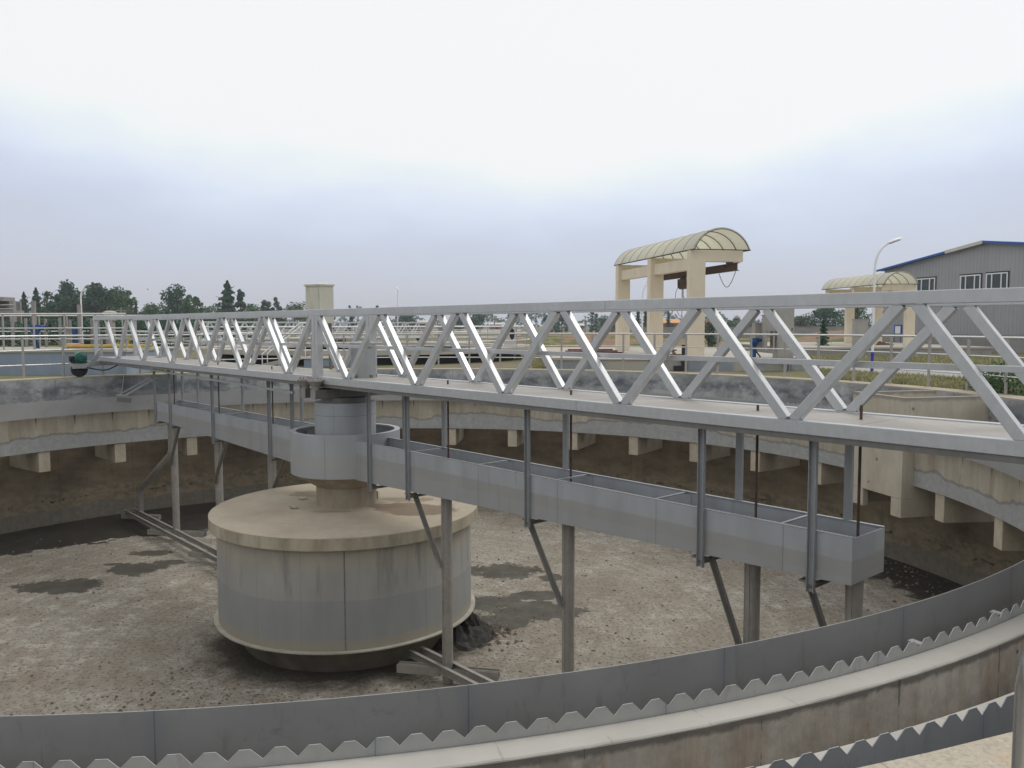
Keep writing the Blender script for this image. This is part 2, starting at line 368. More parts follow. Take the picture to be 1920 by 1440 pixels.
def m_launder():
    t = NT('launder_concrete'); x = t.xyz(); a = t.angle(); r = t.radius()
    f = t.noise(1.1, (1, 1, .7), 7, .66); g = t.noise(7, (1, 1, 1), 5, .62); st = t.noise(3.2, (1, 1, .10), 6, .7)
    be = t.mix(t.lin(f, .3, .7), (.34, .305, .235), (.50, .46, .375)); be = t.mix(t.lin(st, .45, .70, 0, .75), be, (.27, .225, .16)); be = t.mix(t.math('MULTIPLY', t.ss(t.noise(1.7, (1, 1, .35), 6, .72), .56, .66), .5), be, (.25, .225, .18))
    gr = t.mix(t.lin(g, .3, .7), (.30, .31, .305), (.40, .405, .395)); gr = t.mix(t.lin(st, .5, .75, 0, .4), gr, (.24, .25, .245))
    zb = t.math('ADD', t.math('ADD', x[2], t.math('MULTIPLY', t.math('SUBTRACT', t.noise(.28, (1, 1, .5), 3, .5), .5), 1.15)), t.math('MULTIPLY', t.math('SUBTRACT', t.noise(2.2, (1, 1, .7), 7, .72), .5), .30))
    col = t.mix(t.ss(zb, -1.56, -1.585), be, gr)
    col = t.mix(t.math('MULTIPLY', t.ss(t.math('ABSOLUTE', t.math('ADD', zb, 1.575)), .05, .012), .55), col, (.15, .15, .145))
    # drips under the coping every few degrees
    fr = t.math('FRACT', t.math('DIVIDE', t.math('ADD', a, 2.0), 5.0)); dd = t.math('ADD', t.math('ABSOLUTE', t.math('SUBTRACT', fr, .5)), t.math('MULTIPLY', t.math('SUBTRACT', t.noise(4, (1, 1, .8), 4), .5), .03))
    drip = t.math('MULTIPLY', t.ss(dd, .026, .008), t.ss(x[2], -1.38, -1.05)); col = t.mix(t.math('MULTIPLY', drip, .85), col, (.075, .06, .045))
    # channel-side face: brown and grey stains under a ragged dark top edge
    inn = t.math('GREATER_THAN', r, 13.2)
    ch = t.mix(t.lin(f, .32, .68), (.35, .325, .275), (.58, .55, .49)); ch = t.mix(t.lin(st, .46, .70, 0, .75), ch, (.31, .215, .145)); ch = t.mix(t.lin(g, .42, .78, 0, .5), ch, (.20, .185, .16))
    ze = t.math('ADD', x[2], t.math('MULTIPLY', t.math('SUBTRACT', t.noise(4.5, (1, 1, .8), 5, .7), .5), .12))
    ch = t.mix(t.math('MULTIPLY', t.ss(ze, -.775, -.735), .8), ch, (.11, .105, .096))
    cj = t.math('ADD', t.math('ABSOLUTE', t.math('SUBTRACT', t.math('FRACT', t.math('DIVIDE', t.math('ADD', a, 1.3), 5.3)), .5)), t.math('MULTIPLY', t.math('SUBTRACT', t.noise(5, (1, 1, 1.2), 4), .5), .05))
    ch = t.mix(t.math('MULTIPLY', t.ss(cj, .005, .0015), .6), ch, (.07, .065, .055))
    pt = t.noise(1.5, (1, 1, .5), 6, .7); ch = t.mix(t.math('MULTIPLY', t.ss(pt, .55, .63), .5), ch, (.175, .16, .14)); ch = t.mix(t.math('MULTIPLY', t.ss(t.voro(3.1, (1, 1, 1)), .07, .03), .8), ch, (.05, .045, .04))
    col = t.mix(inn, col, ch)
    t.bump(t.math('ADD', g, t.math('MULTIPLY', f, 2)), .4, .02); return t.done(col, .92)
M['launder'] = m_launder()
def m_coping():
    t = NT('coping_screed'); a = t.angle(); f = t.noise(1.0, (1, 1, 1), 5, .6); g = t.noise(16, (1, 1, 1), 4, .6)
    col = t.mix(t.lin(f, .3, .7), (.37, .355, .325), (.47, .455, .42)); col = t.mix(t.lin(g, .3, .75, 0, .25), col, (.34, .31, .265))
    cj = t.math('ADD', t.math('ABSOLUTE', t.math('SUBTRACT', t.math('FRACT', t.math('DIVIDE', t.math('ADD', a, 1.0), 2.9)), .5)), t.math('MULTIPLY', t.math('SUBTRACT', t.noise(4, (1, 1, 1), 5, .7), .5), .09))
    col = t.mix(t.math('MULTIPLY', t.ss(cj, .004, .001), .35), col, (.20, .18, .15))
    t.bump(g, .15, .006); return t.done(col, .85)
M['coping'] = m_coping()
def m_plate(name, c, period, off, metal=.45, inner=None):
    t = NT(name); x = t.xyz(); a = t.angle()
    f = t.noise(1.4, (1, 1, 1.3), 6, .62); g = t.noise(11, (1, 1, 1), 5, .65)
    col = t.mix(t.lin(f, .3, .7), tuple(k*.90 for k in c), tuple(k*1.08 for k in c)); col = t.mix(t.lin(g, .55, .8, 0, .4), col, tuple(k*.68 for k in c))
    u = t.math('ABSOLUTE', t.math('SUBTRACT', t.math('FRACT', t.math('DIVIDE', t.math('ADD', a, off), period)), .5))
    col = t.mix(t.math('MULTIPLY', t.ss(u, .05, .004), .45), col, (c[0]*.74, c[1]*.80, c[2]*.90))
    sm = t.ss(t.math('ADD', u, t.math('MULTIPLY', t.math('SUBTRACT', t.noise(40, (1, 1, 1), 2), .5), .003)), .0032, .0012)
    col = t.mix(t.math('MULTIPLY', sm, .65), col, tuple(k*.42 for k in c))
    sp = t.ss(t.voro(16), .05, .03); keep = t.math('MULTIPLY', sp, t.ss(t.noise(2.1, (1, 1, 1), 2), .60, .66))
    col = t.mix(t.math('MULTIPLY', keep, .7), col, (.62, .62, .60))
    blot = t.ss(t.noise(2.6, (1, 1, 2.2), 6, .7), .63, .70); col = t.mix(t.math('MULTIPLY', blot, .4), col, tuple(k*.55 for k in c))
    scr = t.ss(t.noise(9, (1, 1, .22), 4, .75), .64, .72); col = t.mix(t.math('MULTIPLY', scr, .35), col, tuple(k*.5 for k in c))
    sk = t.ss(t.noise(7, (1, 1, .25), 6, .74), .56, .68); col = t.mix(t.math('MULTIPLY', sk, .38), col, (c[0]*.62, c[1]*.58, c[2]*.48))
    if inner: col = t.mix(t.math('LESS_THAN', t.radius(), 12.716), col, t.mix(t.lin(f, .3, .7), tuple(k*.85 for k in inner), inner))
    t.bump(t.noise(1.2, (1, 1, 1), 2), .10, .04); return t.done(col, t.lin(f, .3, .7, .40, .56), metal, .45)
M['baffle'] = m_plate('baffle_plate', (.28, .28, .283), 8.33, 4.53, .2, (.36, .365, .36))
M['weir'] = m_plate('weir_plate', (.40, .405, .40), 8.0, 2.0, .3)
M['weir_out'] = m_plate('weir_plate_outer', (.34, .355, .37), 7.0, 3.2, .3)
def m_floor():
    t = NT('tank_floor_sludge'); x = t.xyz(); r = t.radius(); a = t.angle()
    ca, sa = math.cos(BANG), math.sin(BANG)
    f = t.noise(.55, (1, 1, 1), 7, .66); m = t.noise(2.2, (1, 1, 1), 9, .74); g = t.noise(13, (1, 1, 1), 6, .75)
    # faint rings raked round the centre
    rk = t.n('ShaderNodeCombineXYZ'); t.L(t.math('MULTIPLY', r, 5.0), rk.inputs[0]); t.L(t.math('MULTIPLY', a, .035), rk.inputs[1])
    rr = t.noise(1.0, (1, 1, 1), 5, .65, vec=rk.outputs[0])
    col = t.mix(t.lin(f, .30, .70), (.30, .262, .208), (.44, .41, .355))
    col = t.mix(t.math('MULTIPLY', t.ss(m, .48, .68), t.lin(t.noise(.30, (1, 1, 1), 4, .6), .38, .58, .15, 1.0)), col, (.56, .535, .475)); col = t.mix(t.lin(rr, .44, .72, 0, .38), col, (.205, .165, .12))
    col = t.mix(t.lin(g, .34, .49, .95, 0), col, (.10, .085, .068))
    sp = t.math('MULTIPLY', t.ss(t.voro(5.5, (1, 1, 1)), .13, .07), t.ss(t.noise(1.7, (1, 1, 1), 3), .50, .58)); col = t.mix(t.math('MULTIPLY', sp, .8), col, (.05, .042, .034))
    n1 = t.math('MULTIPLY', t.math('SUBTRACT', t.noise(1.5, (1, 1, 1), 7, .68), .5), 2.6)
    n2 = t.math('ADD', n1, t.math('MULTIPLY', t.math('SUBTRACT', t.noise(4.5, (1, 1, 1), 6, .72), .5), 2.2))
    wet = None
    def addw(v):
        nonlocal wet
        wet = v if wet is None else t.math('MAXIMUM', wet, v)
    for (px, py, ra, rb) in ((-7.83, 3.11, 1.15, .62), (-6.61, 4.57, .85, .62), (-6.86, 6.1, .62, .35), (3.27, 4.3, 1.0, .75), (4.59, 3.69, .42, .32), (2.95, 1.76, .75, .55), (4.1, 1.25, 1.1, .62), (3.2, .55, .75, .5), (2.7, .0, .6, .55), (4.05, 2.3, .7, .35), (-6.0, 5.2, .5, .25), (-7.4, 5.0, .3, .12)):
        u = t.math('DIVIDE', t.math('SUBTRACT', x[0], px), ra); v = t.math('DIVIDE', t.math('SUBTRACT', x[1], py), rb)
        d = t.math('ADD', t.math('ADD', t.math('MULTIPLY', u, u), t.math('MULTIPLY', v, v)), n2); addw(t.ss(d, 1.0, .80))
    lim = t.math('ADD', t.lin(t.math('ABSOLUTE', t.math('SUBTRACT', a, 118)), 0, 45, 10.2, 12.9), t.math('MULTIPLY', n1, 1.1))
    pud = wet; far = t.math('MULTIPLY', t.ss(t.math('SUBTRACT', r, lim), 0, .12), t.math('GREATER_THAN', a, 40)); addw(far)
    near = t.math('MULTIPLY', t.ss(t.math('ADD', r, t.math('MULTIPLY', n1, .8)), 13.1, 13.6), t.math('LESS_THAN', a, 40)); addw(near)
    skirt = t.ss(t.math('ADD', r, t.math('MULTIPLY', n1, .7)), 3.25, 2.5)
    col = t.mix(t.math('MULTIPLY', skirt, .85), col, (.05, .044, .034))  # shade under the drum painted into the floor colour
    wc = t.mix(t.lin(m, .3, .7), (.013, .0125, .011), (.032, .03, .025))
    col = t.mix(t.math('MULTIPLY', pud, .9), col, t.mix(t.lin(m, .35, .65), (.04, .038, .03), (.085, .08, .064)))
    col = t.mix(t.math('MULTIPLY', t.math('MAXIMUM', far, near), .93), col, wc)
    b = t.n('ShaderNodeBump'); b.inputs['Distance'].default_value = .055
    t.L(t.math('MULTIPLY', t.math('SUBTRACT', 1.0, wet), 1.0), b.inputs['Strength']); t.L(t.math('ADD', t.math('MULTIPLY', g, .9), t.math('ADD', t.math('MULTIPLY', m, 1.6), rr)), b.inputs['Height']); t.L(b.outputs[0], t.b.inputs['Normal'])
    return t.done(col, t.lin(wet, 0, 1, .95, .42), 0, .12)
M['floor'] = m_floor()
def m_corbel():
    t = NT('corbel_concrete'); f = t.noise(2.2, (1, 1, .6), 6, .65); g = t.noise(12, (1, 1, 1), 4)
    col = t.mix(t.lin(f, .3, .7), (.40, .345, .255), (.57, .52, .41)); col = t.mix(t.lin(g, .4, .75, 0, .3), col, (.28, .235, .17))
    t.bump(g, .3, .012); return t.done(col, .92)
M['corbel'] = m_corbel()
def m_box():
    t = NT('box_concrete'); x = t.xyz(); f = t.noise(1.5, (1, 1, .6), 6, .65); st = t.noise(4, (1, 1, .1), 5, .7)
    col = t.mix(t.lin(f, .3, .7), (.40, .355, .275), (.55, .505, .41)); col = t.mix(t.lin(st, .5, .75, 0, .4), col, (.30, .26, .195))
    col = t.mix(t.math('MULTIPLY', t.ss(t.voro(2.2, (1, 1, 1)), .12, .07), .75), col, (.14, .12, .09))
    zt = t.math('ADD', x[2], t.math('MULTIPLY', t.math('SUBTRACT', t.noise(5, (1, 1, 1), 5, .7), .5), .14)); col = t.mix(t.math('MULTIPLY', t.ss(zt, -.08, .0), .6), col, (.17, .165, .15))
    t.bump(f, .3, .02); return t.done(col, .92)
M['box'] = m_box()
def m_ground():
    t = NT('ground_soil_grass'); f = t.noise(.11, (1, 1, 1), 7, .65); g = t.noise(2.0, (1, 1, 1), 6, .7)
    col = t.mix(t.ss(f, .42, .60), (.19, .155, .115), (.12, .14, .055)); col = t.mix(t.lin(g, .35, .7, 0, .6), col, (.24, .22, .135))
    t.bump(g, .5, .1); return t.done(col, .95, 0, .1)
M['ground'] = m_ground()
def m_bank():
    t = NT('soil_bank'); f = t.noise(.22, (1, 1, 1), 6, .65); g = t.noise(1.6, (1, 1, 1), 6, .7)
    col = t.mix(t.lin(g, .3, .7), (.18, .115, .075), (.31, .22, .15)); col = t.mix(t.ss(f, .50, .58), col, t.mix(t.lin(g, .3, .7), (.05, .10, .025), (.13, .17, .05)))
    t.bump(g, .6, .15); return t.done(col, .95, 0, .1)
M['bank'] = m_bank()
def m_road():
    t = NT('road_concrete'); f = t.noise(.8, (1, 1, 1), 6, .65)
    return t.done(t.mix(t.lin(f, .3, .7), (.27, .265, .26), (.36, .355, .345)), .9)
M['road'] = m_road()
def leaf(name, dark, light, warm=None):
    t = NT(name); f = t.noise(.9, (1, 1, 1), 4, .7); g = t.noise(6.0, (1, 1, 1), 2)
    col = t.mix(t.lin(f, .32, .68), dark, light); col = t.mix(t.lin(g, .4, .8, 0, .5), col, warm or tuple(k*1.3 for k in light))
    return t.done(col, .75, 0, .2)
M['leaf_dark'] = leaf('leaf_dark', (.03, .075, .05), (.07, .14, .085))
M['leaf_mid'] = leaf('leaf_mid', (.05, .10, .05), (.11, .19, .085))
M['leaf_pale'] = leaf('leaf_pale', (.05, .085, .04), (.10, .15, .075))
M['leaf_far'] = leaf('leaf_far', (.065, .115, .10), (.105, .165, .14))  # bluish haze of distance put into the leaf colour
M['grass'] = leaf('grass_blades', (.18, .185, .075), (.40, .375, .20), (.50, .46, .29))
def m_canopy():
    t = NT('canopy_sheet'); f = t.noise(.7, (1, 1, 1), 4)
    col = t.mix(t.lin(f, .3, .7), (.89, .875, .77), (.92, .91, .83)); t.put(col, t.b.inputs['Base Color']); t.b.inputs['Roughness'].default_value = .45
    tr = t.n('ShaderNodeBsdfTranslucent'); t.put(col, tr.inputs[0]); mx = t.n('ShaderNodeMixShader'); mx.inputs[0].default_value = .6
    o = t.t.nodes['Material Output']; t.L(t.b.outputs[0], mx.inputs[1]); t.L(tr.outputs[0], mx.inputs[2]); t.L(mx.outputs[0], o.inputs[0]); return t.m
M['canopy'] = m_canopy()
def m_clad():
    t = NT('grey_cladding'); x = t.xyz(); f = t.noise(.3, (1, 1, 1), 4)
    p = t.math('SINE', t.math('MULTIPLY', x[0], 21)); st = t.noise(.9, (1, 1, .05), 4, .6)
    col = t.mix(t.lin(f, .3, .7), (.31, .315, .33), (.35, .355, .37)); col = t.mix(t.math('MULTIPLY', t.ss(p, .6, .95), .25), col, (.17, .175, .18)); col = t.mix(t.lin(st, .5, .75, 0, .3), col, (.20, .20, .205))
    t.bump(p, .4, .02); return t.done(col, .6, .1, .3)
M['clad'] = m_clad()
def m_gantrywall():
    t = NT('stained_platform_wall'); x = t.xyz(); f = t.noise(.55, (1, 1, .6), 6, .6); st = t.noise(1.8, (1, 1, .12), 5, .65)
    col = t.mix(t.ss(f, .44, .54), (.42, .40, .34), (.25, .285, .325)); col = t.mix(t.lin(st, .45, .75, 0, .6), col, (.38, .36, .29))
    t.bump(t.noise(8), .2, .02); return t.done(col, .9)
M['gwall'] = m_gantrywall()

# ================================================================== GROUND
g = MB()
# ground sheet with a round hole where the tank stands
ring = []
n = 96; R1 = 15.62
for rr in (R1, 22, 40, 90, 250, 700, 1500):
    ring.append([(CX+rr*math.cos(2*PI*k/n), CY+rr*math.sin(2*PI*k/n), GZ) for k in range(n)])
vs = [p for r_ in ring for p in r_]
fs = [(i*n+k, i*n+(k+1) % n, (i+1)*n+(k+1) % n, (i+1)*n+k) for i in range(len(ring)-1) for k in range(n)]
g.add(vs, fs); tag(g.build('ground', M['ground'], weld=True), 'flat ground of dry soil and patchy grass around the tanks', 'ground', kind='structure')

# road on the right, between two grass strips
a = at_z(1500, 682, GZ); b = at_z(1920, 692, GZ); c = at_z(1920, 722, GZ); d = at_z(1500, 694, GZ)
b2 = b + (b-a)*1.2; c2 = c + (c-d)*1.2
rd = MB(); rd.add([(p.x, p.y, GZ+.004) for p in (a, b, b2, c2, c, d)], [(0, 1, 2, 3, 4, 5)])
tag(rd.build('road', M['road']), 'narrow grey concrete road between the grass strips', 'road', kind='structure')

# ================================================================== CLARIFIER TANK
tank = empty('clarifier_tank', 'empty round concrete settling tank with notched weirs, nearest the viewer', 'tank', (CX, CY, 0))
BA0, BA1 = 9.3, 17.2     # angles of the scum box, where the ring plates stop
MB().lathe([(15.05, -4.95), (15.40, -4.95), (15.40, .015), (15.05, .015)], 180).build('outer_wall', M['outer'], tank)
MB().lathe([(15.055, .0155), (15.42, .0155), (15.42, -.13), (15.74, -.13), (15.74, .05), (15.055, .05)], 180).build('wall_crest', M['crest'], tank, .006)
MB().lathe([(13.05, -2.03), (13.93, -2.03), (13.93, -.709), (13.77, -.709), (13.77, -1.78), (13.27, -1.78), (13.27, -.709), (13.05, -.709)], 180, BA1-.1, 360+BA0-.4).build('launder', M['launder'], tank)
for r0, r1 in ((13.052, 13.268), (13.772, 13.928)):
    m = MB(); m.lathe([(r0, -.7085), (r1-.012, -.7085), (r1-.022, -.70), (r0, -.70)], 720, BA1-.1, 360+BA0-.4)
    for i, (x, y, z) in enumerate(m.v):
        r_ = math.hypot(x, y)
        if r_ > (r0+r1)/2: a = math.atan2(y, x); k = 1+(.002*math.sin(a*41)+.002*math.sin(a*97+1)+.0025*math.sin(a*223+2)+.0025*math.sin(a*409))/r_; m.v[i] = (x*k, y*k, z)
    m.build('launder_coping', M['coping'], tank)
for k in range(36):
    a = math.radians(4.5+10*k)
    if k == 1: continue
    m = MB(); Rz = Matrix.Rotation(a, 3, 'Z')
    pts = [(13.10, -2.045), (13.10, -2.66), (15.04, -2.66), (15.04, -2.045)]
    hw = .17
    vs = [Rz @ Vector((r, y, z)) for y in (-hw, hw) for r, z in pts]
    m.add(vs, [(0, 1, 2, 3), (7, 6, 5, 4), (0, 4, 5, 1), (1, 5, 6, 2), (2, 6, 7, 3), (3, 7, 4, 0)])
    m.build('corbel', M['corbel'], tank, .012)
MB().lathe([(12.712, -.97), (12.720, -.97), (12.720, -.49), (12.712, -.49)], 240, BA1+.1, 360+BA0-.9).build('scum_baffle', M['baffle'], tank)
def weir(R, zt, znotch, zb, pitch_deg, off, mat, th=.006):
    a0, a1 = BA1, 360+BA0-.6; N = int((a1-a0)/pitch_deg); st = (a1-a0)/N
    prof = []
    for i in range(N):
        b = a0+off+i*st
        gi = i//9; dz = .005*math.sin(gi*2.3+R); dz += .003*math.sin(i*1.9)
        for f, z in ((0, znotch), (.33+.02*math.sin(i*3.1), zt), (.67+.02*math.sin(i*5.3), zt)): prof.append((b+f*st, z+dz))
    prof.append((a0+off+N*st, znotch))
    m = MB(); vs = []
    for an, z in prof:
        ca, sa = math.cos(math.radians(an)), math.sin(math.radians(an))
        vs += [(R*ca, R*sa, zb), (R*ca, R*sa, z), ((R+th)*ca, (R+th)*sa, z), ((R+th)*ca, (R+th)*sa, zb)]
    fs = []
    for i in range(len(prof)-1):
        o = i*4; q = o+4
        fs += [(o, q, q+1, o+1), (o+2, q+2, q+3, o+3), (o+1, q+1, q+2, o+2), (o+3, q+3, q, o)]
    m.add(vs, fs); return m.build('weir_plate', mat, tank)
weir(13.040, -.595, -.655, -.86, .83, .33, M['weir'])
weir(13.935, -.580, -.640, -.98, .77, .22, M['weir_out'])
for k in range(68):
    an = -59.77 + 5.18*k
    if BA0-2 < an < BA1+2 or an > 268: continue
    Rz = Matrix.Rotation(math.radians(an), 3, 'Z')
    m = MB(); m.box(Rz @ Vector((12.99, 0, -.645)), (.10, .06, .014), Rz); m.build('baffle_bracket', M['weir'], tank)
# scum box: open-topped concrete well between wall and launder
bx = MB()
def P2(r, an): return (r*math.cos(math.radians(an)), r*math.sin(math.radians(an)))
A = Vector(P2(12.74, 8.5)); B = Vector(P2(12.74, 17.1)); ou = Vector(P2(1, 12.8))
C1 = A + ou*2.36; D1 = B + ou*2.36; tt = (B-A).normalized(); T = .16
def wallseg(p, q, z0, z1, inward):
    poly = [p, q, q+inward*T, p+inward*T]; bx.prism([(v.x, v.y) for v in poly], z0, z1)
wallseg(A, B, -2.35, .046, ou)
wallseg(A+ou*T, C1, -2.35, .043, tt); wallseg(B+ou*T, D1, -2.35, .043, -tt)
wallseg(A, A+tt*.36, -2.79, -2.353, ou); wallseg(B-tt*.5, B, -2.79, -2.353, ou)
wallseg(A+ou*T, C1, -2.79, -2.353, tt); wallseg(B+ou*T, D1, -2.79, -2.353, -tt)
bx.prism([(v.x, v.y) for v in (A+tt*.16+ou*T, B-tt*.16+ou*T, D1-tt*.16, C1+tt*.16)], -1.2, -1.05)
bx.build('scum_box', M['box'], tank, .01)

fl = MB(); vs = [(0, 0, -4.76)]; n = 120; RR = (2, 4, 6, 8, 10, 12, 14, 15.06)
for r_ in RR: vs += [(r_*math.cos(2*PI*k/n), r_*math.sin(2*PI*k/n), -4.76) for k in range(n)]
fs = [(0, 1+k, 1+(k+1) % n) for k in range(n)]
for i in range(len(RR)-1): fs += [(1+i*n+k, 1+(i+1)*n+k, 1+(i+1)*n+(k+1) % n, 1+i*n+(k+1) % n) for k in range(n)]
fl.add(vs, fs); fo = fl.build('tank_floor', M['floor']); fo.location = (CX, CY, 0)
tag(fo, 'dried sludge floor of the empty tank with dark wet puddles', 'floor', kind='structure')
# clods lying on the floor
cl = MB()
for i in range(5200):
    if i < 2400: r_ = rnd.uniform(3, 14.5); an = rnd.uniform(-2.9, 3.1)
    elif i < 4400: an = rnd.uniform(-2.5, -.9); r_ = rnd.uniform(2.8, 9.5)
    elif i < 4750: an = rnd.gauss(-.05, .12); r_ = 2.75+abs(rnd.gauss(0, .35))
    else: an = rnd.uniform(0, .7); r_ = 14.9-abs(rnd.gauss(0, .7))
    s_ = (.010+.04*rnd.random()**2.2) * (1.5 if i >= 4400 else 1); p = Vector((r_*math.cos(an), r_*math.sin(an), -4.76))
    vs = [p+Vector((math.cos(k*2*PI/5)*s_*rnd.uniform(.6, 1.3), math.sin(k*2*PI/5)*s_*rnd.uniform(.6, 1.3), -.005)) for k in range(5)]
    top = p+Vector((rnd.uniform(-.3, .3)*s_, rnd.uniform(-.3, .3)*s_, s_*rnd.uniform(.4, 1.0)))
    cl.add(vs+[top], [(k, (k+1) % 5, 5) for k in range(5)])
co = cl.build('sludge_clods', paint('clod_mud', (.15, .125, .095), .9, 0, .5, 2.2)); co.location = (CX, CY, 0)
tag(co, 'small dark clods of dried mud scattered over the tank floor', 'mud', kind='stuff')
# dark mud heap beside the drum
hp = MB(); vs = []; nn = 40; mm = 12
for i in range(mm+1):
    for k in range(nn):
        r_ = .85*i/mm; an = 2*PI*k/nn; h = .42*math.cos(min(1, i/mm)*PI/2)**1.3 * (1+.25*math.sin(3*an+1)+.15*math.sin(7*an))+rnd.uniform(-.055, .055)
        vs.append((r_*math.cos(an)*(1+.1*math.sin(2*an)), r_*math.sin(an), max(-.01, h if i < mm else -.01)))
hp.add(vs, [(i*nn+k, i*nn+(k+1) % nn, (i+1)*nn+(k+1) % nn, (i+1)*nn+k) for i in range(mm) for k in range(nn)], False)
ho = hp.build('mud_heap', paint('wet_mud', (.035, .032, .028), .75, 0, .5, 9, bump=.6), weld=True); ho.location = (CX+2.35, CY-.35, -4.76)
tag(ho, 'dark heap of wet mud against the right side of the drum', 'mud heap')

# ================================================================== FEED WELL DRUM
drum = empty('feed_well_drum', 'large grey drum with beige concrete lid on the tank floor at the centre', 'drum', (CX, CY, 0))
MB().lathe([(0, -1.96), (0, -2.275), (2.757, -2.275), (2.757, -2.045), (2.73, -2.03), (2.2, -2.016), (1.5, -1.998), (.7, -1.978)], 128).build('lid', M['lid'], drum)
MB().lathe([(2.60, -2.275), (2.612, -2.275), (2.612, -4.17), (2.60, -4.17)], 128).build('skirt', M['skirt'], drum)
for a0 in (-80.0, 40.0, 160.0):
    ca, sa = math.cos(math.radians(a0)), math.sin(math.radians(a0)); m = MB(); pts = [((2.612+.004*math.sin(i*1.7))*ca-.006*sa*math.sin(i*.9), (2.612+.004*math.sin(i*1.7))*sa+.006*ca*math.sin(i*.9), -4.165+i*1.885/40) for i in range(41)]
    m.tube(pts, .009, 6); m.build('weld_seam', M['cone'], drum)
MB().lathe([(2.56, -4.17), (2.70, -4.17), (2.70, -4.195), (2.56, -4.195)], 128).build('flange', M['flange'], drum)
MB().lathe([(0, -4.196), (2.42, -4.196), (2.12, -4.76), (0, -4.76)], 96).build('base_cone', M['cone'], drum)
for k, (px, py, l) in enumerate(((568, 938, .22), (551, 955, .2), (627, 945, .12))):
    p = at_z(px, py, -2.0); p -= Vector((CX, CY, 0)); m = MB()
    an = rnd.uniform(-.4, .4); Rz = Matrix.Rotation(an, 3, 'Z')
    vs = [Rz @ Vector((l*(i/4-.5), sgn*.05*math.sin(PI*(i+.4)/4.8), .012+.05*(i/4-.5)**2*4)) + p for i in range(5) for sgn in (-1, 1)]
    vs2 = [v+Vector((0, 0, .006)) for v in vs]
    m.add(vs+vs2, [(2*i, 2*i+1, 2*i+3, 2*i+2) for i in range(4)]+[(10+2*i, 10+2*i+2, 10+2*i+3, 10+2*i+1) for i in range(4)]+[(2*i, 2*i+2, 12+2*i, 10+2*i) for i in range(4)]+[(2*i+1, 11+2*i, 13+2*i, 3+2*i) for i in range(4)])
    o = m.build('dry_flake', M['dark_steel']); o.location = (CX, CY, 0); tag(o, ['curled dark scrap lying left of the pedestal on the lid', 'thin dark scrap nearest the front on the lid', 'small dark scrap leaning at the foot of the pedestal'][k], 'scrap', 'scraps on the drum lid')

# ================================================================== CENTRE COLUMN
colm = empty('centre_column', 'grey central column with ring well standing on the drum lid', 'column', (CX, CY, 0))
MB().lathe([(0, .17), (.63, .17), (.63, -1.3), (0, -1.3)], 72).build('shaft', M['column'], colm)
MB().lathe([(1.02, -.42), (1.13, -.42), (1.13, -1.285), (1.11, -1.285), (1.11, -.455), (1.02, -.455)], 96).build('ring_well', M['column'], colm)
MB().lathe([(.60, -1.25), (1.11, -1.25), (1.11, -1.285), (.64, -1.575), (.60, -1.575)], 96).build('well_cone', M['pedestal'], colm)
MB().lathe([(0, -1.575), (.625, -1.575), (.625, -1.99), (0, -1.99)], 72).build('pedestal', M['pedestal'], colm)
MB().lathe([(0, .27), (.50, .27), (.50, .172), (0, .172)], 48).build('bearing_ring', M['dark_steel'], colm)
m = MB(); p = at_z(705, 935, -1.98)-Vector((CX, CY, 0)); m.tube([p+Vector((0, 0, 0)), p+Vector((0, 0, .16))], .05, 10); m.build('drain_stub', M['dark_steel'], colm)

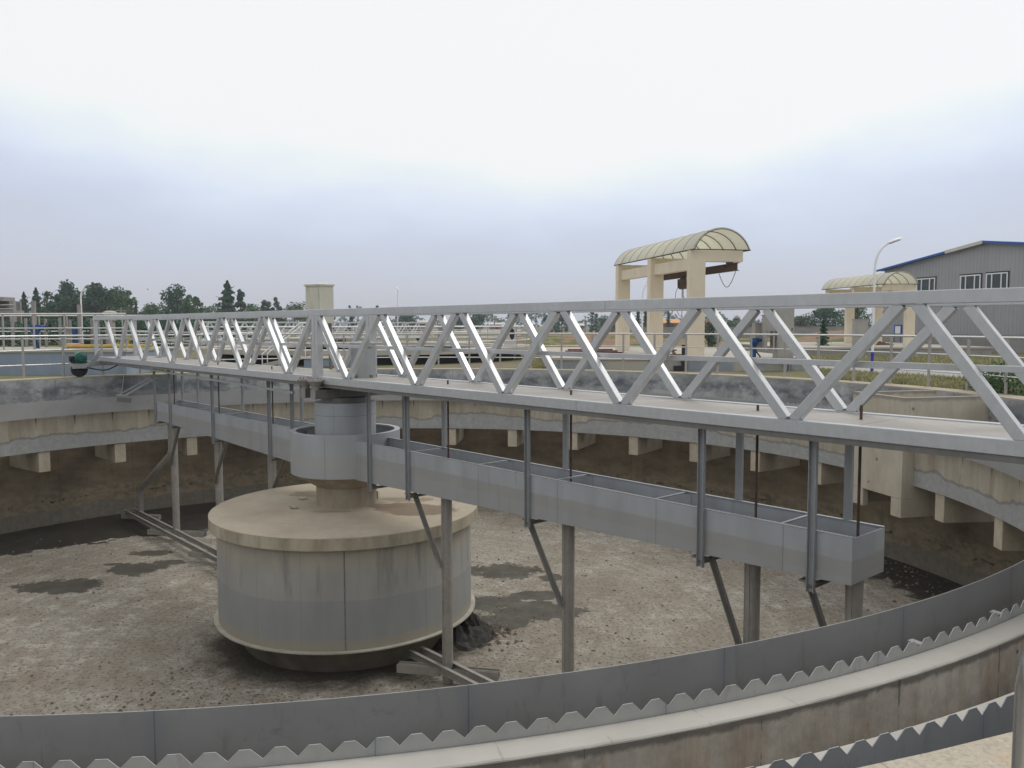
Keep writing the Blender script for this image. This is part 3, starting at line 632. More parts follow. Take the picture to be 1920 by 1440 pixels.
# ================================================================== ROTATING BRIDGE (local x along the bridge, towards the far left end; y = towards the viewer)
YN, YF = .62, -.66
SV = [-15.2, -12.87, -10.55, -8.14, -5.81, -3.5, -1.20, 1.31, 3.64, 6.0, 8.3, 10.68, 13.1]
ST = [-14.1, -11.79, -9.38, -7.0, -4.70, -2.38, 2.45, 4.80, 7.20, 9.58, 12.0, 14.35]
def make_bridge():
    root = empty('scraper_bridge', 'silver lattice bridge with plank deck across the near tank', 'bridge', (CX, CY, 0), BANG, 'lattice bridges over the tanks')
    for yo in (YN, YF):
        m = MB()
        cuts = [-15.5, -7.87, -.45, .10, 7.97, 15.62]
        for c0, c1 in zip(cuts[:-1], cuts[1:]): m.span((c0+.004, yo-.05, 1.945), (c1-.004, yo+.05, 2.072))
        m.span((-15.45, yo-.04, 1.955), (15.55, yo+.04, 2.062)); m.build('top_chord', M['truss'], root, .006)
        m = MB(); cuts = [-15.4, -7.35, .0, 7.9, 15.2]
        for c0, c1 in zip(cuts[:-1], cuts[1:]): m.span((c0+.003, yo-.05, .571), (c1-.003, yo+.05, .716))
        m.span((-15.35, yo-.04, .58), (15.15, yo+.04, .706)); m.build('deck_chord', M['truss'], root, .006)
        for i, sv in enumerate(SV):
            for st in ST:
                if abs(st-sv) < 1.35 and not (abs(sv) < 2 and st*sv < 0):
                    sg = 1 if st > sv else -1
                    MB().bar((sv+sg*.045, yo, .712), (st-sg*.075, yo, 1.948), .108, .098, (0, 1, 0)).build('diagonal', M['truss'], root, .006)
        for sv, st in ((-1.20, -.10), (1.31, .15)):
            sg = 1 if st > sv else -1
            MB().bar((sv+sg*.045, yo, .712), (st-sg*.02, yo, 1.948), .108, .098, (0, 1, 0)).build('diagonal', M['truss'], root, .006)
        for st in ST: MB().span((st-.15, yo-.053, 1.935), (st+.15, yo+.053, 1.9445)).build('joint_plate', M['hanger'], root)
        for sv in SV: MB().span((sv-.11, yo-.053, .7165), (sv+.11, yo+.053, .724)).build('joint_plate', M['hanger'], root)
        for sx in (.07, -.06):
            MB().span((sx-.058, yo-.06, .717), (sx+.058, yo+.06, 1.944)).build('centre_post', M['truss'], root, .006)
        for sx in (15.52, -15.42):
            MB().span((sx-.055, yo-.055, .55), (sx+.055, yo+.055, 1.944)).build('end_post', M['truss'], root, .006)
    MB().span((-15.4, YN-.115, 1.31), (15.4, YN-.075, 1.372)).build('mid_rail', M['truss'], root, .004)
    MB().span((-15.35, YF+.052, .672), (15.15, YN-.052, .700)).build('deck', M['deck'], root)
    m = MB()
    for i in range(26): m.span((-15+i*1.2, YF+.055, .585), (-14.94+i*1.2, YN-.055, .668))
    m.span((-15.3, YF-.03, .505), (15.1, YF+.03, .569)); m.span((-15.3, YN-.03, .505), (15.1, YN+.03, .569)); m.build('under_frame', M['dark_steel'], root)
    # end carriage with the drive on the near side
    for sx in (15.35, -15.25):
        MB().span((sx-.09, -1.55, .40), (sx+.09, 1.5, .56)).build('carriage_beam', M['hanger'], root, .008)
    return root
bridge = make_bridge()
# slewing frame under the centre of the bridge: two cross beams and four flared stubs
for sx in (.21, -.21):
    m = MB(); m.span((sx-.08, -.98, .275), (sx+.08, .84, .455)); m.build('cross_beam', M['dark_steel'], bridge, .006)
    for yo in (.79, -.88):
        m = MB(); m.lathe([(0, .456), (.075, .456), (.085, .52), (.15, .61), (.17, .625), (.17, .66), (0, .66)], 20, c=(sx, yo)); 
        for q in range(4): m.tube([(sx+.11*math.cos(q*PI/2+.7), yo+.11*math.sin(q*PI/2+.7), .661), (sx+.11*math.cos(q*PI/2+.7), yo+.11*math.sin(q*PI/2+.7), .70)], .018, 6)
        m.build('support_stub', M['pipe'], bridge)
        ey = .845 if yo > 0 else -.985
        m = MB(); m.span((sx-.095, ey-.004, .265), (sx+.095, ey+.012, .465)); m.build('end_plate', M['pipe'], bridge)
# drive unit at the far left end: motor on a bracket over a black wheel
def drive(sx, yo):
    m = MB(); m.span((sx-.20, yo-.25, .335), (sx+.20, yo+.25, .50)); fr = m.build('drive_frame', M['hanger'], bridge, .006)
    m = MB(); M3 = Matrix.Rotation(PI/2, 3, 'Y')
    prof = [(.0, -.09), (.20, -.09), (.25, -.07), (.255, .0), (.25, .07), (.20, .09), (0, .09)]
    t_ = MB(); t_.lathe(prof, 32)
    m.add([Vector((sx, yo+.02, .305)) + (M3 @ Vector(v)) for v in t_.v], t_.f, True); m.build('wheel', M['black'], bridge)
    m = MB(); t_ = MB(); t_.lathe([(0, -.25), (.11, -.25), (.14, -.22), (.185, -.20), (.195, 0), (.185, .14), (.15, .2), (.12, .24), (0, .26)], 20)
    m.add([Vector((sx-.02, yo, .70)) + (M3 @ Vector(v)) for v in t_.v], t_.f, True)
    for q in range(9): m.span((sx-.21, yo-.18+q*.03, .60), (sx+.17, yo-.172+q*.03, .80))
    m.span((sx-.15, yo-.2, .50), (sx+.12, yo+.18, .58)); m.build('gear_motor', M['green'], bridge)
    m = MB(); m.span((sx-.12, yo+.10, .52), (sx+.15, yo+.24, .74)); m.tube([(sx+.02, yo+.25, .66), (sx+.02, yo+.30, .66)], .10, 16); m.build('motor_housing', M['black'], bridge)
drive(15.05, 1.28)
MB().bar((14.75, 1.05, .40), (14.55, .74, .93), .012, .14, (0, 1, 0)).build('strut', M['truss'], bridge)
pts = [(14.85, 1.1, .36)]+[(14.8-1.5*t_, 1.0-.5*t_, .36+.2*t_-.16*math.sin(PI*t_)) for t_ in (.2, .4, .6, .8, 1)]
MB().tube(pts, .022, 8).build('cable', M['black'], bridge)
# scum skimmer arm at the left end
pA, pB = at_y(222, 741, 25.5), at_y(282, 707, 25.9)
Rinv = Matrix.Rotation(-BANG, 3, 'Z'); loc = lambda p: Rinv @ (p-Vector((CX, CY, 0)))
m = MB(); off = Vector((.22, .0, 0))
m.bar(loc(pA), loc(pB), .03, .03); m.bar(loc(pA+off), loc(pB+off), .05, .05); m.bar(loc(pA+Vector((-.06, 0, 0))), loc(pA+off+Vector((.05, 0, 0))), .05, .03); m.build('skimmer_arm', M['hanger'], bridge)
b0, b1 = at_y(219, 749, 25.4), at_y(246, 751, 25.6)
m = MB(); q0, q1 = loc(b0), loc(b1); m.bar(q0, q1, .02, .14, (0, .4, 1)); m.build('skimmer_blade', M['dark_steel'], bridge)
MB().tube([loc(at_y(228, 741, 25.5)), loc(at_y(234, 688, 25.6))], .009, 6).build('hanging_wire', M['hanger'], bridge)
MB().bar((14.3, .50, .50), (1.0, .66, .32), .05, .05).build('under_tie', M['hanger'], bridge)

# control cabinet and cover cylinder on the bridge
cab = empty('control_cabinet', 'rust stained ivory control cabinet with overhanging cap above the bridge centre', 'cabinet', (0, 0, 0))
q = Vector((CX, CY, 0)) + Matrix.Rotation(BANG, 3, 'Z') @ Vector((2.75, -.95, 1.80)); cab.location = q; cab.rotation_euler = (0, 0, BANG+math.radians(7))
MB().span((-.285, -.20, 0), (.285, .20, .885)).build('body', M['ivory'], cab, .008)
m = MB(); z0 = .885; vs = [(-.305, -.225, z0), (.305, -.225, z0), (.305, .235, z0), (-.305, .235, z0), (-.305, -.225, z0+.045), (.305, -.225, z0+.045), (.305, .235, z0+.045), (-.305, .235, z0+.045), (-.08, 0, z0+.085), (.08, 0, z0+.085)]
m.add(vs, [(3, 2, 1, 0), (0, 1, 5, 4), (1, 2, 6, 5), (2, 3, 7, 6), (3, 0, 4, 7), (4, 5, 9, 8), (6, 7, 8, 9), (5, 6, 9), (7, 4, 8)]); m.build('cap', M['ivory'], cab, .004)
MB().span((-.25, .201, .05), (.25, .212, .83)).build('door', M['ivory'], cab, .004)
m = MB(); m.span((-.25, -.16, -1.1), (-.19, -.10, -.003)); m.span((.19, -.16, -1.1), (.25, -.10, -.003)); m.span((-.25, .18, -.06), (.25, .30, -.004)); m.build('stand', M['dark_steel'], cab)
cyl = empty('cover_cylinder', 'short grey cylinder with a lid standing on the bridge deck at the centre', 'cylinder', Vector((CX, CY, 0)) + Matrix.Rotation(BANG, 3, 'Z') @ Vector((-.74, 0, .702)))
MB().lathe([(0, 0), (.25, 0), (.25, .66), (0, .66)], 40).build('body', M['hanger'], cyl)
MB().lathe([(0, .661), (.265, .661), (.265, .70), (.22, .72), (0, .725)], 40).build('lid', M['hanger'], cyl)
m = MB()
for k in range(5): m.box((.25*math.cos(k*1.25-2.0), .25*math.sin(k*1.25-2.0), .03), (.05, .05, .06), Matrix.Rotation(k*1.25-2.0, 3, 'Z'))
m.build('foot_lug', M['dark_steel'], cyl)

# ================================================================== SLUDGE TROUGH hung below the bridge
tr = empty('sludge_trough', 'long grey sheet metal sludge trough hung below the bridge', 'trough', (CX, CY, 0), BANG)
W2 = .384; ZT = -.533; TH = .008
def zb_(s): return -1.31 + (abs(s)-1.0)*.026
for s0, s1, nm in ((-11.17, -.95, 'right'), (.95, 10.50, 'left')):
    ends = (s0, s1)
    for sy in (1, -1):
        m = MB(); y0 = sy*W2; y1 = sy*(W2-TH)
        vs = [(s0, y0, zb_(s0)), (s1, y0, zb_(s1)), (s1, y0, ZT), (s0, y0, ZT), (s0, y1, zb_(s0)), (s1, y1, zb_(s1)), (s1, y1, ZT), (s0, y1, ZT)]
        m.add(vs, [(0, 1, 2, 3), (7, 6, 5, 4), (0, 4, 5, 1), (2, 6, 7, 3), (0, 3, 7, 4), (1, 5, 6, 2)])
        m.build('side_sheet', M['trough'], tr)
        MB().span((s0, sy*(W2-.045), ZT+.001), (s1, sy*(W2+.002), ZT+.012)).build('edge_flange', M['hanger'], tr)
    m = MB(); y0 = W2-TH
    m.add([(s0, -y0, zb_(s0)+.003), (s1, -y0, zb_(s1)+.003), (s1, y0, zb_(s1)+.003), (s0, y0, zb_(s0)+.003), (s0, -y0, zb_(s0)+.012), (s1, -y0, zb_(s1)+.012), (s1, y0, zb_(s1)+.012), (s0, y0, zb_(s0)+.012)], [(3, 2, 1, 0), (4, 5, 6, 7), (0, 1, 5, 4), (1, 2, 6, 5), (2, 3, 7, 6), (3, 0, 4, 7)]); m.build('bottom_sheet', M['trough'], tr)
    e = s0 if nm == 'right' else s1; sg = 1 if nm == 'right' else -1
    MB().span((e+sg*.001, -W2+TH, zb_(e)+.013), (e+sg*.009, W2-TH, ZT-.002)).build('end_sheet', M['trough'], tr)
for s_ in (-10.28, -8.45, -6.61, -4.78, -2.9, 2.1, 3.9, 5.75, 7.55, 9.35):
    m = MB(); m.bar((s_, -W2+.02, ZT-.012), (s_, W2-.02, ZT-.012), .035, .022); m.build('cross_tie', M['hanger'], tr)
HS = [-10.72, -9.25, -6.08, -2.88, -1.58, 1.58, 2.72, 6.05, 9.18, 10.42]
for s_ in HS:
    for sy in (1, -1):
        y = sy*(W2+.035); zl = zb_(s_)-.16
        m = MB(); m.span((s_-.045, y-sy*.03, zl), (s_+.045, y-sy*.022, .545)); m.span((s_-.045, y-sy*.0215, zl), (s_-.037, y+sy*.02, .545)); m.span((s_+.037, y-sy*.0215, zl), (s_+.045, y+sy*.02, .545)); m.build('hanger', M['hanger'], tr)
        m = MB(); m.span((s_-.06, y-sy*.04, zb_(s_)-.075), (s_+.16*(1 if s_ < 0 else -1), y-sy*.028-sy*.12, zb_(s_)-.055)); m.build('hanger_foot', M['dark_steel'], tr)
    m = MB(); m.span((s_-.03, -W2-.02, zb_(s_)-.12), (s_+.03, W2+.02, zb_(s_)-.08)); m.build('hanger_cross', M['dark_steel'], tr)
PS = [-11.02, -9.73, -6.55, -3.49, 3.5, 6.75, 10.1]
fl_z = -4.745
hd = Vector((-1.45, -1.09, 0)).normalized()
for s_ in PS:
    sgn = 1 if s_ > 0 else -1
    if s_ == -11.02:
        path = [(s_, 0, zb_(s_)), (s_, 0, -2.35), (s_-2.1, 0, -3.75), (s_-2.1, 0, fl_z)]; xb = s_-2.1
    else: path = [(s_, 0, zb_(s_)), (s_, 0, fl_z)]; xb = s_
    m = MB(); m.tube(path if len(path) > 2 else [path[0], path[1]], .098, 20); m.bar(Vector(path[0])+Vector((0, .099, -.01)), Vector(path[1])+Vector((0, .099, .02)), .012, .05); pipe = m.build('suction_pipe', M['pipe'], tr)
    for q0, q1 in ((-.95, -.13), (.13, .95)):
        p0 = Vector((xb, 0, 0))+hd*q0; p1 = Vector((xb, 0, 0))+hd*q1
        m = MB(); m.bar((p0.x, p0.y, -4.60), (p1.x, p1.y, -4.60), .16, .012); m.bar((p0.x, p0.y, -4.53), (p1.x, p1.y, -4.53), .015, .13)
        nn_ = hd.cross(Vector((0, 0, 1)))*.08
        for k in (-1, 1): m.bar((p0.x+nn_.x*k, p0.y+nn_.y*k, -4.53), (p1.x+nn_.x*k, p1.y+nn_.y*k, -4.53), .012, .155)
        m.build('suction_header', M['pipe'], pipe)
    # diagonal brace from the hanger foot to the pipe
    hs = min(HS, key=lambda h: abs(h-(s_-sgn*.9))) if abs(s_) < 10.9 else s_
    if True:
        x0 = s_-sgn*(1.15 if s_ > 0 else .45 if s_ < -9 else .66)
        m = MB(); m.bar((x0, .22, zb_(x0)-.05), (s_, .115, zb_(s_)-1.35),   .09, .012, (0, 1, 0)); m.bar((x0, .26, zb_(x0)-.05), (s_, .155, zb_(s_)-1.35), .012, .07, (0, 1, 0)); m.build('brace', M['brace'], tr)
    m = MB(); m.tube([(s_, -.05, zb_(s_)+.05), (s_, -.05, .86 if s_ < -11 else .77)], .017, 8); m.build('valve_rod', M['rust'], tr)
# the bent outermost pipe on the left
m = MB(); m.tube([(10.35, 0, zb_(10.35)), (10.35, 0, -2.0), (10.5, 0, -2.2), (13.2, 0, -3.55), (13.4, 0, -3.75), (13.4, 0, fl_z)], .092, 16); pipe = m.build('suction_pipe', M['pipe'], tr)
m = MB()
p0 = Vector((13.4, 0, 0))+hd*-.7; p1 = Vector((13.4, 0, 0))+hd*.7; m.bar((p0.x, p0.y, -4.6), (p1.x, p1.y, -4.6), .16, .15); m.build('suction_header', M['pipe'], pipe)
for s0, s1, ws in ((2.7, 13.9, (.34, .04)), (-13.2, -2.5, (.13, -.13))):
    for y in ws:
        m = MB(); m.bar((s0, y, -4.45), (s1, y, -4.45), .012, .13); m.bar((s0, y+.03, -4.387), (s1, y+.03, -4.387), .07, .012); m.bar((s0, y+.03, -4.513), (s1, y+.03, -4.513), .07, .012); m.build('floor_channel', M['pipe'], tr)

# ================================================================== HANDRAILS
def arc(cx, cy, R, a0, a1, z, st=1.5):
    n = max(2, int(abs(a1-a0)/st)); return [(cx+R*math.cos(math.radians(a0+(a1-a0)*i/n)), cy+R*math.sin(math.radians(a0+(a1-a0)*i/n)), z) for i in range(n+1)]
hr = empty('tank_handrail', 'stainless three bar handrail curving along the far crest of the near tank', 'handrail', (CX, CY, .05))
RO = 15.66
for z, r_ in ((1.37, .032), (.90, .02), (.43, .02)):
    MB().tube(arc(0, 0, RO, -14, 172, z), r_, 8).build('rail', M['stainless'], hr)
a_ = 170.0
PA = [9.87-4.68*k for k in range(1, 5)]+[9.87, 14.45, 19.18, 23.97, 28.7, 33.4, 37.9, 42.6]+[47.2+4.52*k for k in range(28)]
for an in PA:
    if an > 171: continue
    x, y = RO*math.cos(math.radians(an)), RO*math.sin(math.radians(an)); Rz = Matrix.Rotation(math.radians(an), 3, 'Z')
    m = MB(); m.box((x, y, .665), (.045, .065, 1.33), Rz); m.box((x, y, .006), (.11, .13, .012), Rz); m.build('post', M['cabinet'], hr, .004)
# near post: bent end of the rail beside the camera
npst = empty('near_handrail', 'blurred stainless handrail post with a rounded bend close at the right edge', 'handrail', (.628, .95, GZ))
pts = [(0, 0, 0), (0, 0, 1.42)] + [(.09-.09*math.cos(t_), 0, 1.42+.09*math.sin(t_)) for t_ in (.3, .6, .9, 1.2, 1.57)] + [(1.2, -.1, 1.51)]
MB().tube([Vector(p) for p in pts], .032, 24).build('post', M['stainless'], npst)
MB().tube([(.02, 0, .75), (1.2, -.1, .75)], .02, 12).build('rail', M['stainless'], npst)

def straight_rail(name, label, p0, p1, H, npost, fr=(1, .66, .33), mat='stainless', post=.05, group=None):
    p0 = Vector(p0); p1 = Vector(p1); r = empty(name, label, 'handrail', p0, 0, group); d = p1-p0
    for f in fr: MB().tube([(0, 0, H*f), d+Vector((0, 0, H*f))], .03 if f == 1 else .022, 8).build('rail', M[mat], r)
    for k in range(npost+1):
        q = d*(k/npost); MB().span((q.x-post/2, q.y-post/2, q.z), (q.x+post/2, q.y+post/2, q.z+H-.02)).build('post', M['cabinet'], r)
    return r

# ================================================================== LEFT PLATFORM
def box_thing(name, label, cat, a, b, mat, cap=None, **k):
    a = Vector(a); b = Vector(b); r = empty(name, label, cat, ((a.x+b.x)/2, (a.y+b.y)/2, a.z)); h = b.z-a.z
    hx, hy = (b.x-a.x)/2, (b.y-a.y)/2
    if cap:
        MB().span((-hx, -hy, 0), (hx, hy, h-.10)).build('wall', M[mat], r); MB().span((-hx-.05, -hy-.05, h-.10), (hx+.05, hy+.05, h)).build('slab', M[cap], r, .01)
    else: MB().span((-hx, -hy, 0), (hx, hy, h)).build('body', M[mat], r, .01)
    return r
PZ = at_y(60, 656, 31.5).z
xr = at_y(236, 650, 31.5).x
lp = box_thing('process_tank_block', 'blue grey painted concrete tank block with pale top slab at the left edge', 'tank block', (-34, 31.5, GZ-.05), (xr, 36.2, PZ), 'bluewall', 'slab')
ra = straight_rail('platform_handrail', 'long three bar handrail along the front of the blue grey block', (-30, 31.8, PZ), (xr-.1, 31.8, PZ), at_y(60, 588.5, 31.8).z-PZ, 13, (1, .60, .30))
rb = straight_rail('platform_handrail', 'second handrail further back on the blue grey block', (-30, 36.0, PZ), (xr-1, 36.0, PZ), at_y(60, 592, 36.0).z-PZ, 12, (1, .5))
def valve(px, py_top, py_bot, Y, zb, label):
    p = at_y(px, py_bot, Y); z1 = at_y(px, py_top, Y).z; r = empty('valve_actuator', label, 'valve', (p.x, Y, zb), 0, 'blue valve actuators'); h = z1-zb; s_ = h/1.0
    MB().tube([(0, 0, 0), (0, 0, h*.62)], .10*s_, 16).build('pillar', M['blue'], r)
    m = MB(); m.tube([(0, 0, h*.62), (0, 0, h*.72), (0, 0, h*.80)], .14*s_, 16, .24*s_); m.tube([(0, 0, h*.80), (0, 0, h)], .24*s_, 16); m.tube([(.1*s_, 0, h*.9), (.5*s_, 0, h*.9)], .085*s_, 12); m.build('gear_head', M['blue'], r)
    m = MB(); 
    for k in range(16):
        a0, a1 = 2*PI*k/16, 2*PI*(k+1)/16; m.bar((.56*s_, .2*s_*math.cos(a0), h*.9+.2*s_*math.sin(a0)), (.56*s_, .2*s_*math.cos(a1), h*.9+.2*s_*math.sin(a1)), .03*s_, .03*s_)
    m.bar((.56*s_, -.2*s_, h*.9), (.56*s_, .2*s_, h*.9), .025, .025); m.bar((.5*s_, 0, h*.9), (.6*s_, 0, h*.9), .03, .03); m.build('handwheel', M['black'], r)
    m = MB(); m.tube([(.02, 0, h*.4), (.25*s_, -.2, .02)], .03, 8); m.build('cable_conduit', M['black'], r)
valve(68, 609, 655, 33.5, PZ, 'blue valve actuator on the blue grey block at the far left')
valve(145, 613, 640, 35.4, PZ, 'blue valve actuator behind the stool on the blue grey block')
# things standing on the block
for k, (px, y0, y1, Y, r_, lab) in enumerate(((65, 564, 655, 34.9, .09, 'tall grey concrete post rising above the handrail at the left'), (150, 571, 655, 35.0, .08, 'shorter grey post just left of the street lamp'), (205, 601, 655, 35.2, .12, 'grey pipe standing under the round vent cap'))):
    zt = at_y(px, y0, Y).z; x = at_y(px, 620, Y).x; o = MB().tube([(0, 0, 0), (0, 0, zt-PZ)], r_, 16).build('concrete_post', M['greywall']); o.location = (x, Y, PZ); tag(o, lab, 'post')
vc = empty('vent_cap', 'round grey vent with domed cap above the left end of the bridge', 'vent', (at_y(206, 590, 37).x, 37, at_y(206, 601, 37).z))
MB().lathe([(0, 0), (.26, 0), (.26, .30), (0, .30)], 24).build('drum', M['slab'], vc); MB().lathe([(0, .301), (.30, .301), (.30, .36), (.18, .42), (0, .44)], 24).build('cap', M['slab'], vc)
MB().tube([(0, 0, -2.4), (0, 0, -.003)], .2, 16).build('stem', M['greywall'], vc)
for k in range(9):
    px = 28+k*20+rnd.uniform(-5, 5); Y = 35.7+rnd.uniform(-.2, .2); o = MB().span((-.045, -.045, 0), (.045, .045, rnd.uniform(1.15, 1.36))).build('concrete_post', M['greywall']); o.location = (at_y(px, 620, Y).x, Y, PZ)
    tag(o, 'one of the thin grey concrete posts in the row behind the platform handrails', 'post', 'grey posts behind the left handrails')
# pink basin, yellow pipe, folding stool
o = MB(); o.lathe([(0, 0), (.20, 0), (.26, .17), (.24, .17), (.185, .015), (0, .015)], 24); o = o.build('plastic_basin', M['pink']); p = at_y(141, 648, 33.75); o.location = (p.x, 33.75, PZ); o.scale = (1.15, .9, 1); tag(o, 'bright pink plastic basin on the yellow pipe at the left', 'basin')
o = MB().tube([(0, 0, 0), (3.6, -.1, 0)], .08, 12).build('yellow_pipe', M['yellow']); o.location = (at_y(119, 650, 33.4).x, 33.4, PZ+.081); tag(o, 'dull yellow pipe lying along the front of the block', 'pipe')
st = empty('white_ladder_rack', 'small white stepped rack behind the left handrail', 'rack', (at_y(140, 650, 34.4).x, 34.4, PZ))
for z in (.16, .50, .82): MB().span((-.27, -.12, z), (.27, .12, z+.025)).build('shelf', M['white'], st)
for x in (-.28, .28): MB().span((x-.01, -.10, 0), (x+.01, .10, .86)).build('side', M['greywall'], st)
# building frame at far left
bl = empty('concrete_building', 'unfinished pale grey concrete building with open bays at the far left edge', 'building', (at_y(2, 600, 75).x, 75, GZ))
Hb = at_y(5, 557, 75).z-GZ; 
for x in (-6, -3, -.6, 1.1): MB().span((x-.2, -.2, 0), (x+.2, .2, Hb-.35)).build('pillar', M['greywall'], bl)
for z in (Hb*.35, Hb*.68): MB().span((-6.2, -.3, z), (1.35, 1.3, z+.22)).build('floor_slab', M['greywall'], bl)
MB().span((-6.4, -.4, Hb-.35), (.5, 1.4, Hb)).build('roof', M['greywall'], bl); MB().span((-6.2, 1.0, 0), (1.2, 1.2, Hb-.36)).build('wall', M['greywall'], bl)
for z in (Hb*.84, Hb*.76): MB().tube([(-6, -.25, z), (1.3, -.25, z)], .04, 8).build('railing', M['palewall'], bl)
# yellow hydrant at the end of the block
hy = empty('yellow_bollard', 'yellow pipe bollard standing in the grass right of the blue grey block', 'bollard', (at_y(241, 690, 36).x, 36, GZ))
MB().tube([(0, 0, 0), (0, 0, .95)], .16, 14).build('post', M['yellow'], hy); MB().tube([(0, 0, .95), (0, 0, 1.25), (.12, 0, 1.42), (.4, 0, 1.38)], .07, 10).build('outlet', M['yellow'], hy)
# second blue wall seen through the truss
box_thing('low_blue_wall', 'low blue grey wall with pale top seen through the middle of the bridge', 'wall', (at_y(570, 680, 37).x, 37, GZ-.02), (at_y(662, 680, 37).x, 41, at_y(610, 669, 37).z), 'bluewall', 'slab')
o = MB().span((0, 0, 0), (.45, .3, .10)).build('red_channel', M['red_soil']); o.location = (at_y(606, 690, 36.5).x, 36.4, at_y(606, 691.5, 36.5).z); tag(o, 'short dark red steel piece in front of the low blue wall', 'steel piece')

# ================================================================== SECOND TANK AND BRIDGE
T2 = (-16.0, 76.0); Z2 = .02
t2 = empty('clarifier_tank', 'second round tank beyond the bridge with pale walkway ring over a black wall', 'tank', (T2[0], T2[1], 0))
MB().lathe([(15.05, -4.9), (15.5, -4.9), (15.5, -.30), (15.05, -.30)], 128).build('outer_wall', paint('black_wall', (.018, .018, .019), .7, 0, .4, 1, (1, 1, .3)), t2)  # near-black colour over the whole wall below the walkway
MB().lathe([(15.05, -.30), (16.9, -.30), (16.9, Z2), (15.05, Z2)], 128).build('walkway_ring', M['slab'], t2)
MB().lathe([(13.2, -2), (13.9, -2), (13.9, -.7), (13.2, -.7)], 96).build('launder', M['launder'], t2)
MB().lathe([(0, -3.0), (15.0, -3.0), (15.0, -3.1), (0, -3.1)], 96).build('tank_bottom', M['cone'], t2)
b2r = copy_tree(bridge); b2r.location = (T2[0], T2[1], 0); b2r.rotation_euler = (0, 0, math.radians(62)); b2r['label'] = 'smaller looking silver lattice bridge of the second tank in the distance'
h2 = empty('tank_handrail', 'white handrail ring around the walkway of the second tank', 'handrail', (T2[0], T2[1], Z2))
for z, r_ in ((1.25, .04), (.82, .028), (.4, .028)): MB().tube(arc(0, 0, 16.8, 0, 360, z, 3), r_, 6).build('rail', M['white_rail'], h2)
for k in range(60):
    an = 2*PI*k/60; MB().span((16.8*math.cos(an)-.03, 16.8*math.sin(an)-.03, 0), (16.8*math.cos(an)+.03, 16.8*math.sin(an)+.03, 1.23)).build('post', M['cabinet'], h2)
BC = (-8.0, 47.3); BZ = .60
bs = empty('raised_basin', 'raised round basin with pale walkway slab over a black wall, beyond the bridge', 'basin', (BC[0], BC[1], 0))
MB().lathe([(8.1, -.5), (8.5, -.5), (8.5, BZ-.235), (8.1, BZ-.235)], 96).build('wall', bpy.data.materials['black_wall'], bs)
MB().lathe([(7.4, BZ-.235), (9.2, BZ-.235), (9.2, BZ), (7.4, BZ)], 96).build('walkway_slab', M['slab'], bs)
MB().lathe([(0, -.45), (8.09, -.45), (8.09, -.40), (0, -.40)], 64).build('basin_floor', M['cone'], bs)
h3 = empty('basin_handrail', 'white three bar handrail ring on the raised basin beyond the bridge', 'handrail', (BC[0], BC[1], BZ))
for z, r_ in ((1.08, .035), (.72, .026), (.36, .026)): MB().tube(arc(0, 0, 9.1, 0, 360, z, 4), r_, 6).build('rail', M['white_rail'], h3)
for k in range(36):
    an = 2*PI*(k+.5)/36; MB().span((9.1*math.cos(an)-.025, 9.1*math.sin(an)-.025, 0), (9.1*math.cos(an)+.025, 9.1*math.sin(an)+.025, 1.06)).build('post', M['cabinet'], h3)
stx = empty('access_stair', 'white handrailed stair up to the second tank, seen through the near bridge', 'stair', (at_y(492, 690, 37.3).x, 37.3, GZ))
for yo in (0, .8):
    MB().tube([(0, yo, .55), (1.75, yo, 1.95), (2.4, yo, 1.95)], .045, 10).build('rail', M['white_rail'], stx); MB().bar((0, yo, .05), (1.75, yo, .42+.0), .05, .18).build('stringer', M['slab'], stx)
    for f in (.0, .5, 1.0): MB().tube([(1.75*f, yo, .05+.37*f), (1.75*f, yo, .55+1.4*f)], .025, 8).build('post', M['white_rail'], stx)
for k in range(5): MB().span((.1+.34*k, .02, .12+.07*k), (.4+.34*k, .78, .15+.07*k)).build('tread', M['slab'], stx)
ks = empty('pump_kiosk', 'pale grey kiosk with dark oval opening beside the second tank walkway', 'kiosk', (at_y(955, 650, 45).x, 45, GZ))
hz = at_y(955, 609, 45).z-GZ; MB().span((-.30, -.3, .0), (.36, .3, hz-.08)).build('body', M['palewall'], ks, .01); MB().span((-.40, -.38, hz-.079), (.46, .38, hz)).build('roof', M['white'], ks, .01)
m = MB(); m.add([(.15+.14*math.cos(2*PI*k/20), -.306, hz-.5+.3*math.sin(2*PI*k/20)) for k in range(20)], [tuple(range(20))]); m.build('opening', M['black'], ks)
m = MB(); m.tube([(.1, 0, hz+.001), (.1, 0, hz+.12)], .03, 8); m.box((.1, 0, hz+.2), (.22, .2, .16)); m.build('lamp_unit', M['black'], ks)
box_thing('grey_kiosk', 'plain grey box building past the right end of the second bridge', 'kiosk', (at_y(822, 620, 80).x, 80, GZ), (at_y(842, 620, 80).x, 83, at_y(830, 606, 80).z), 'greywall', 'white')

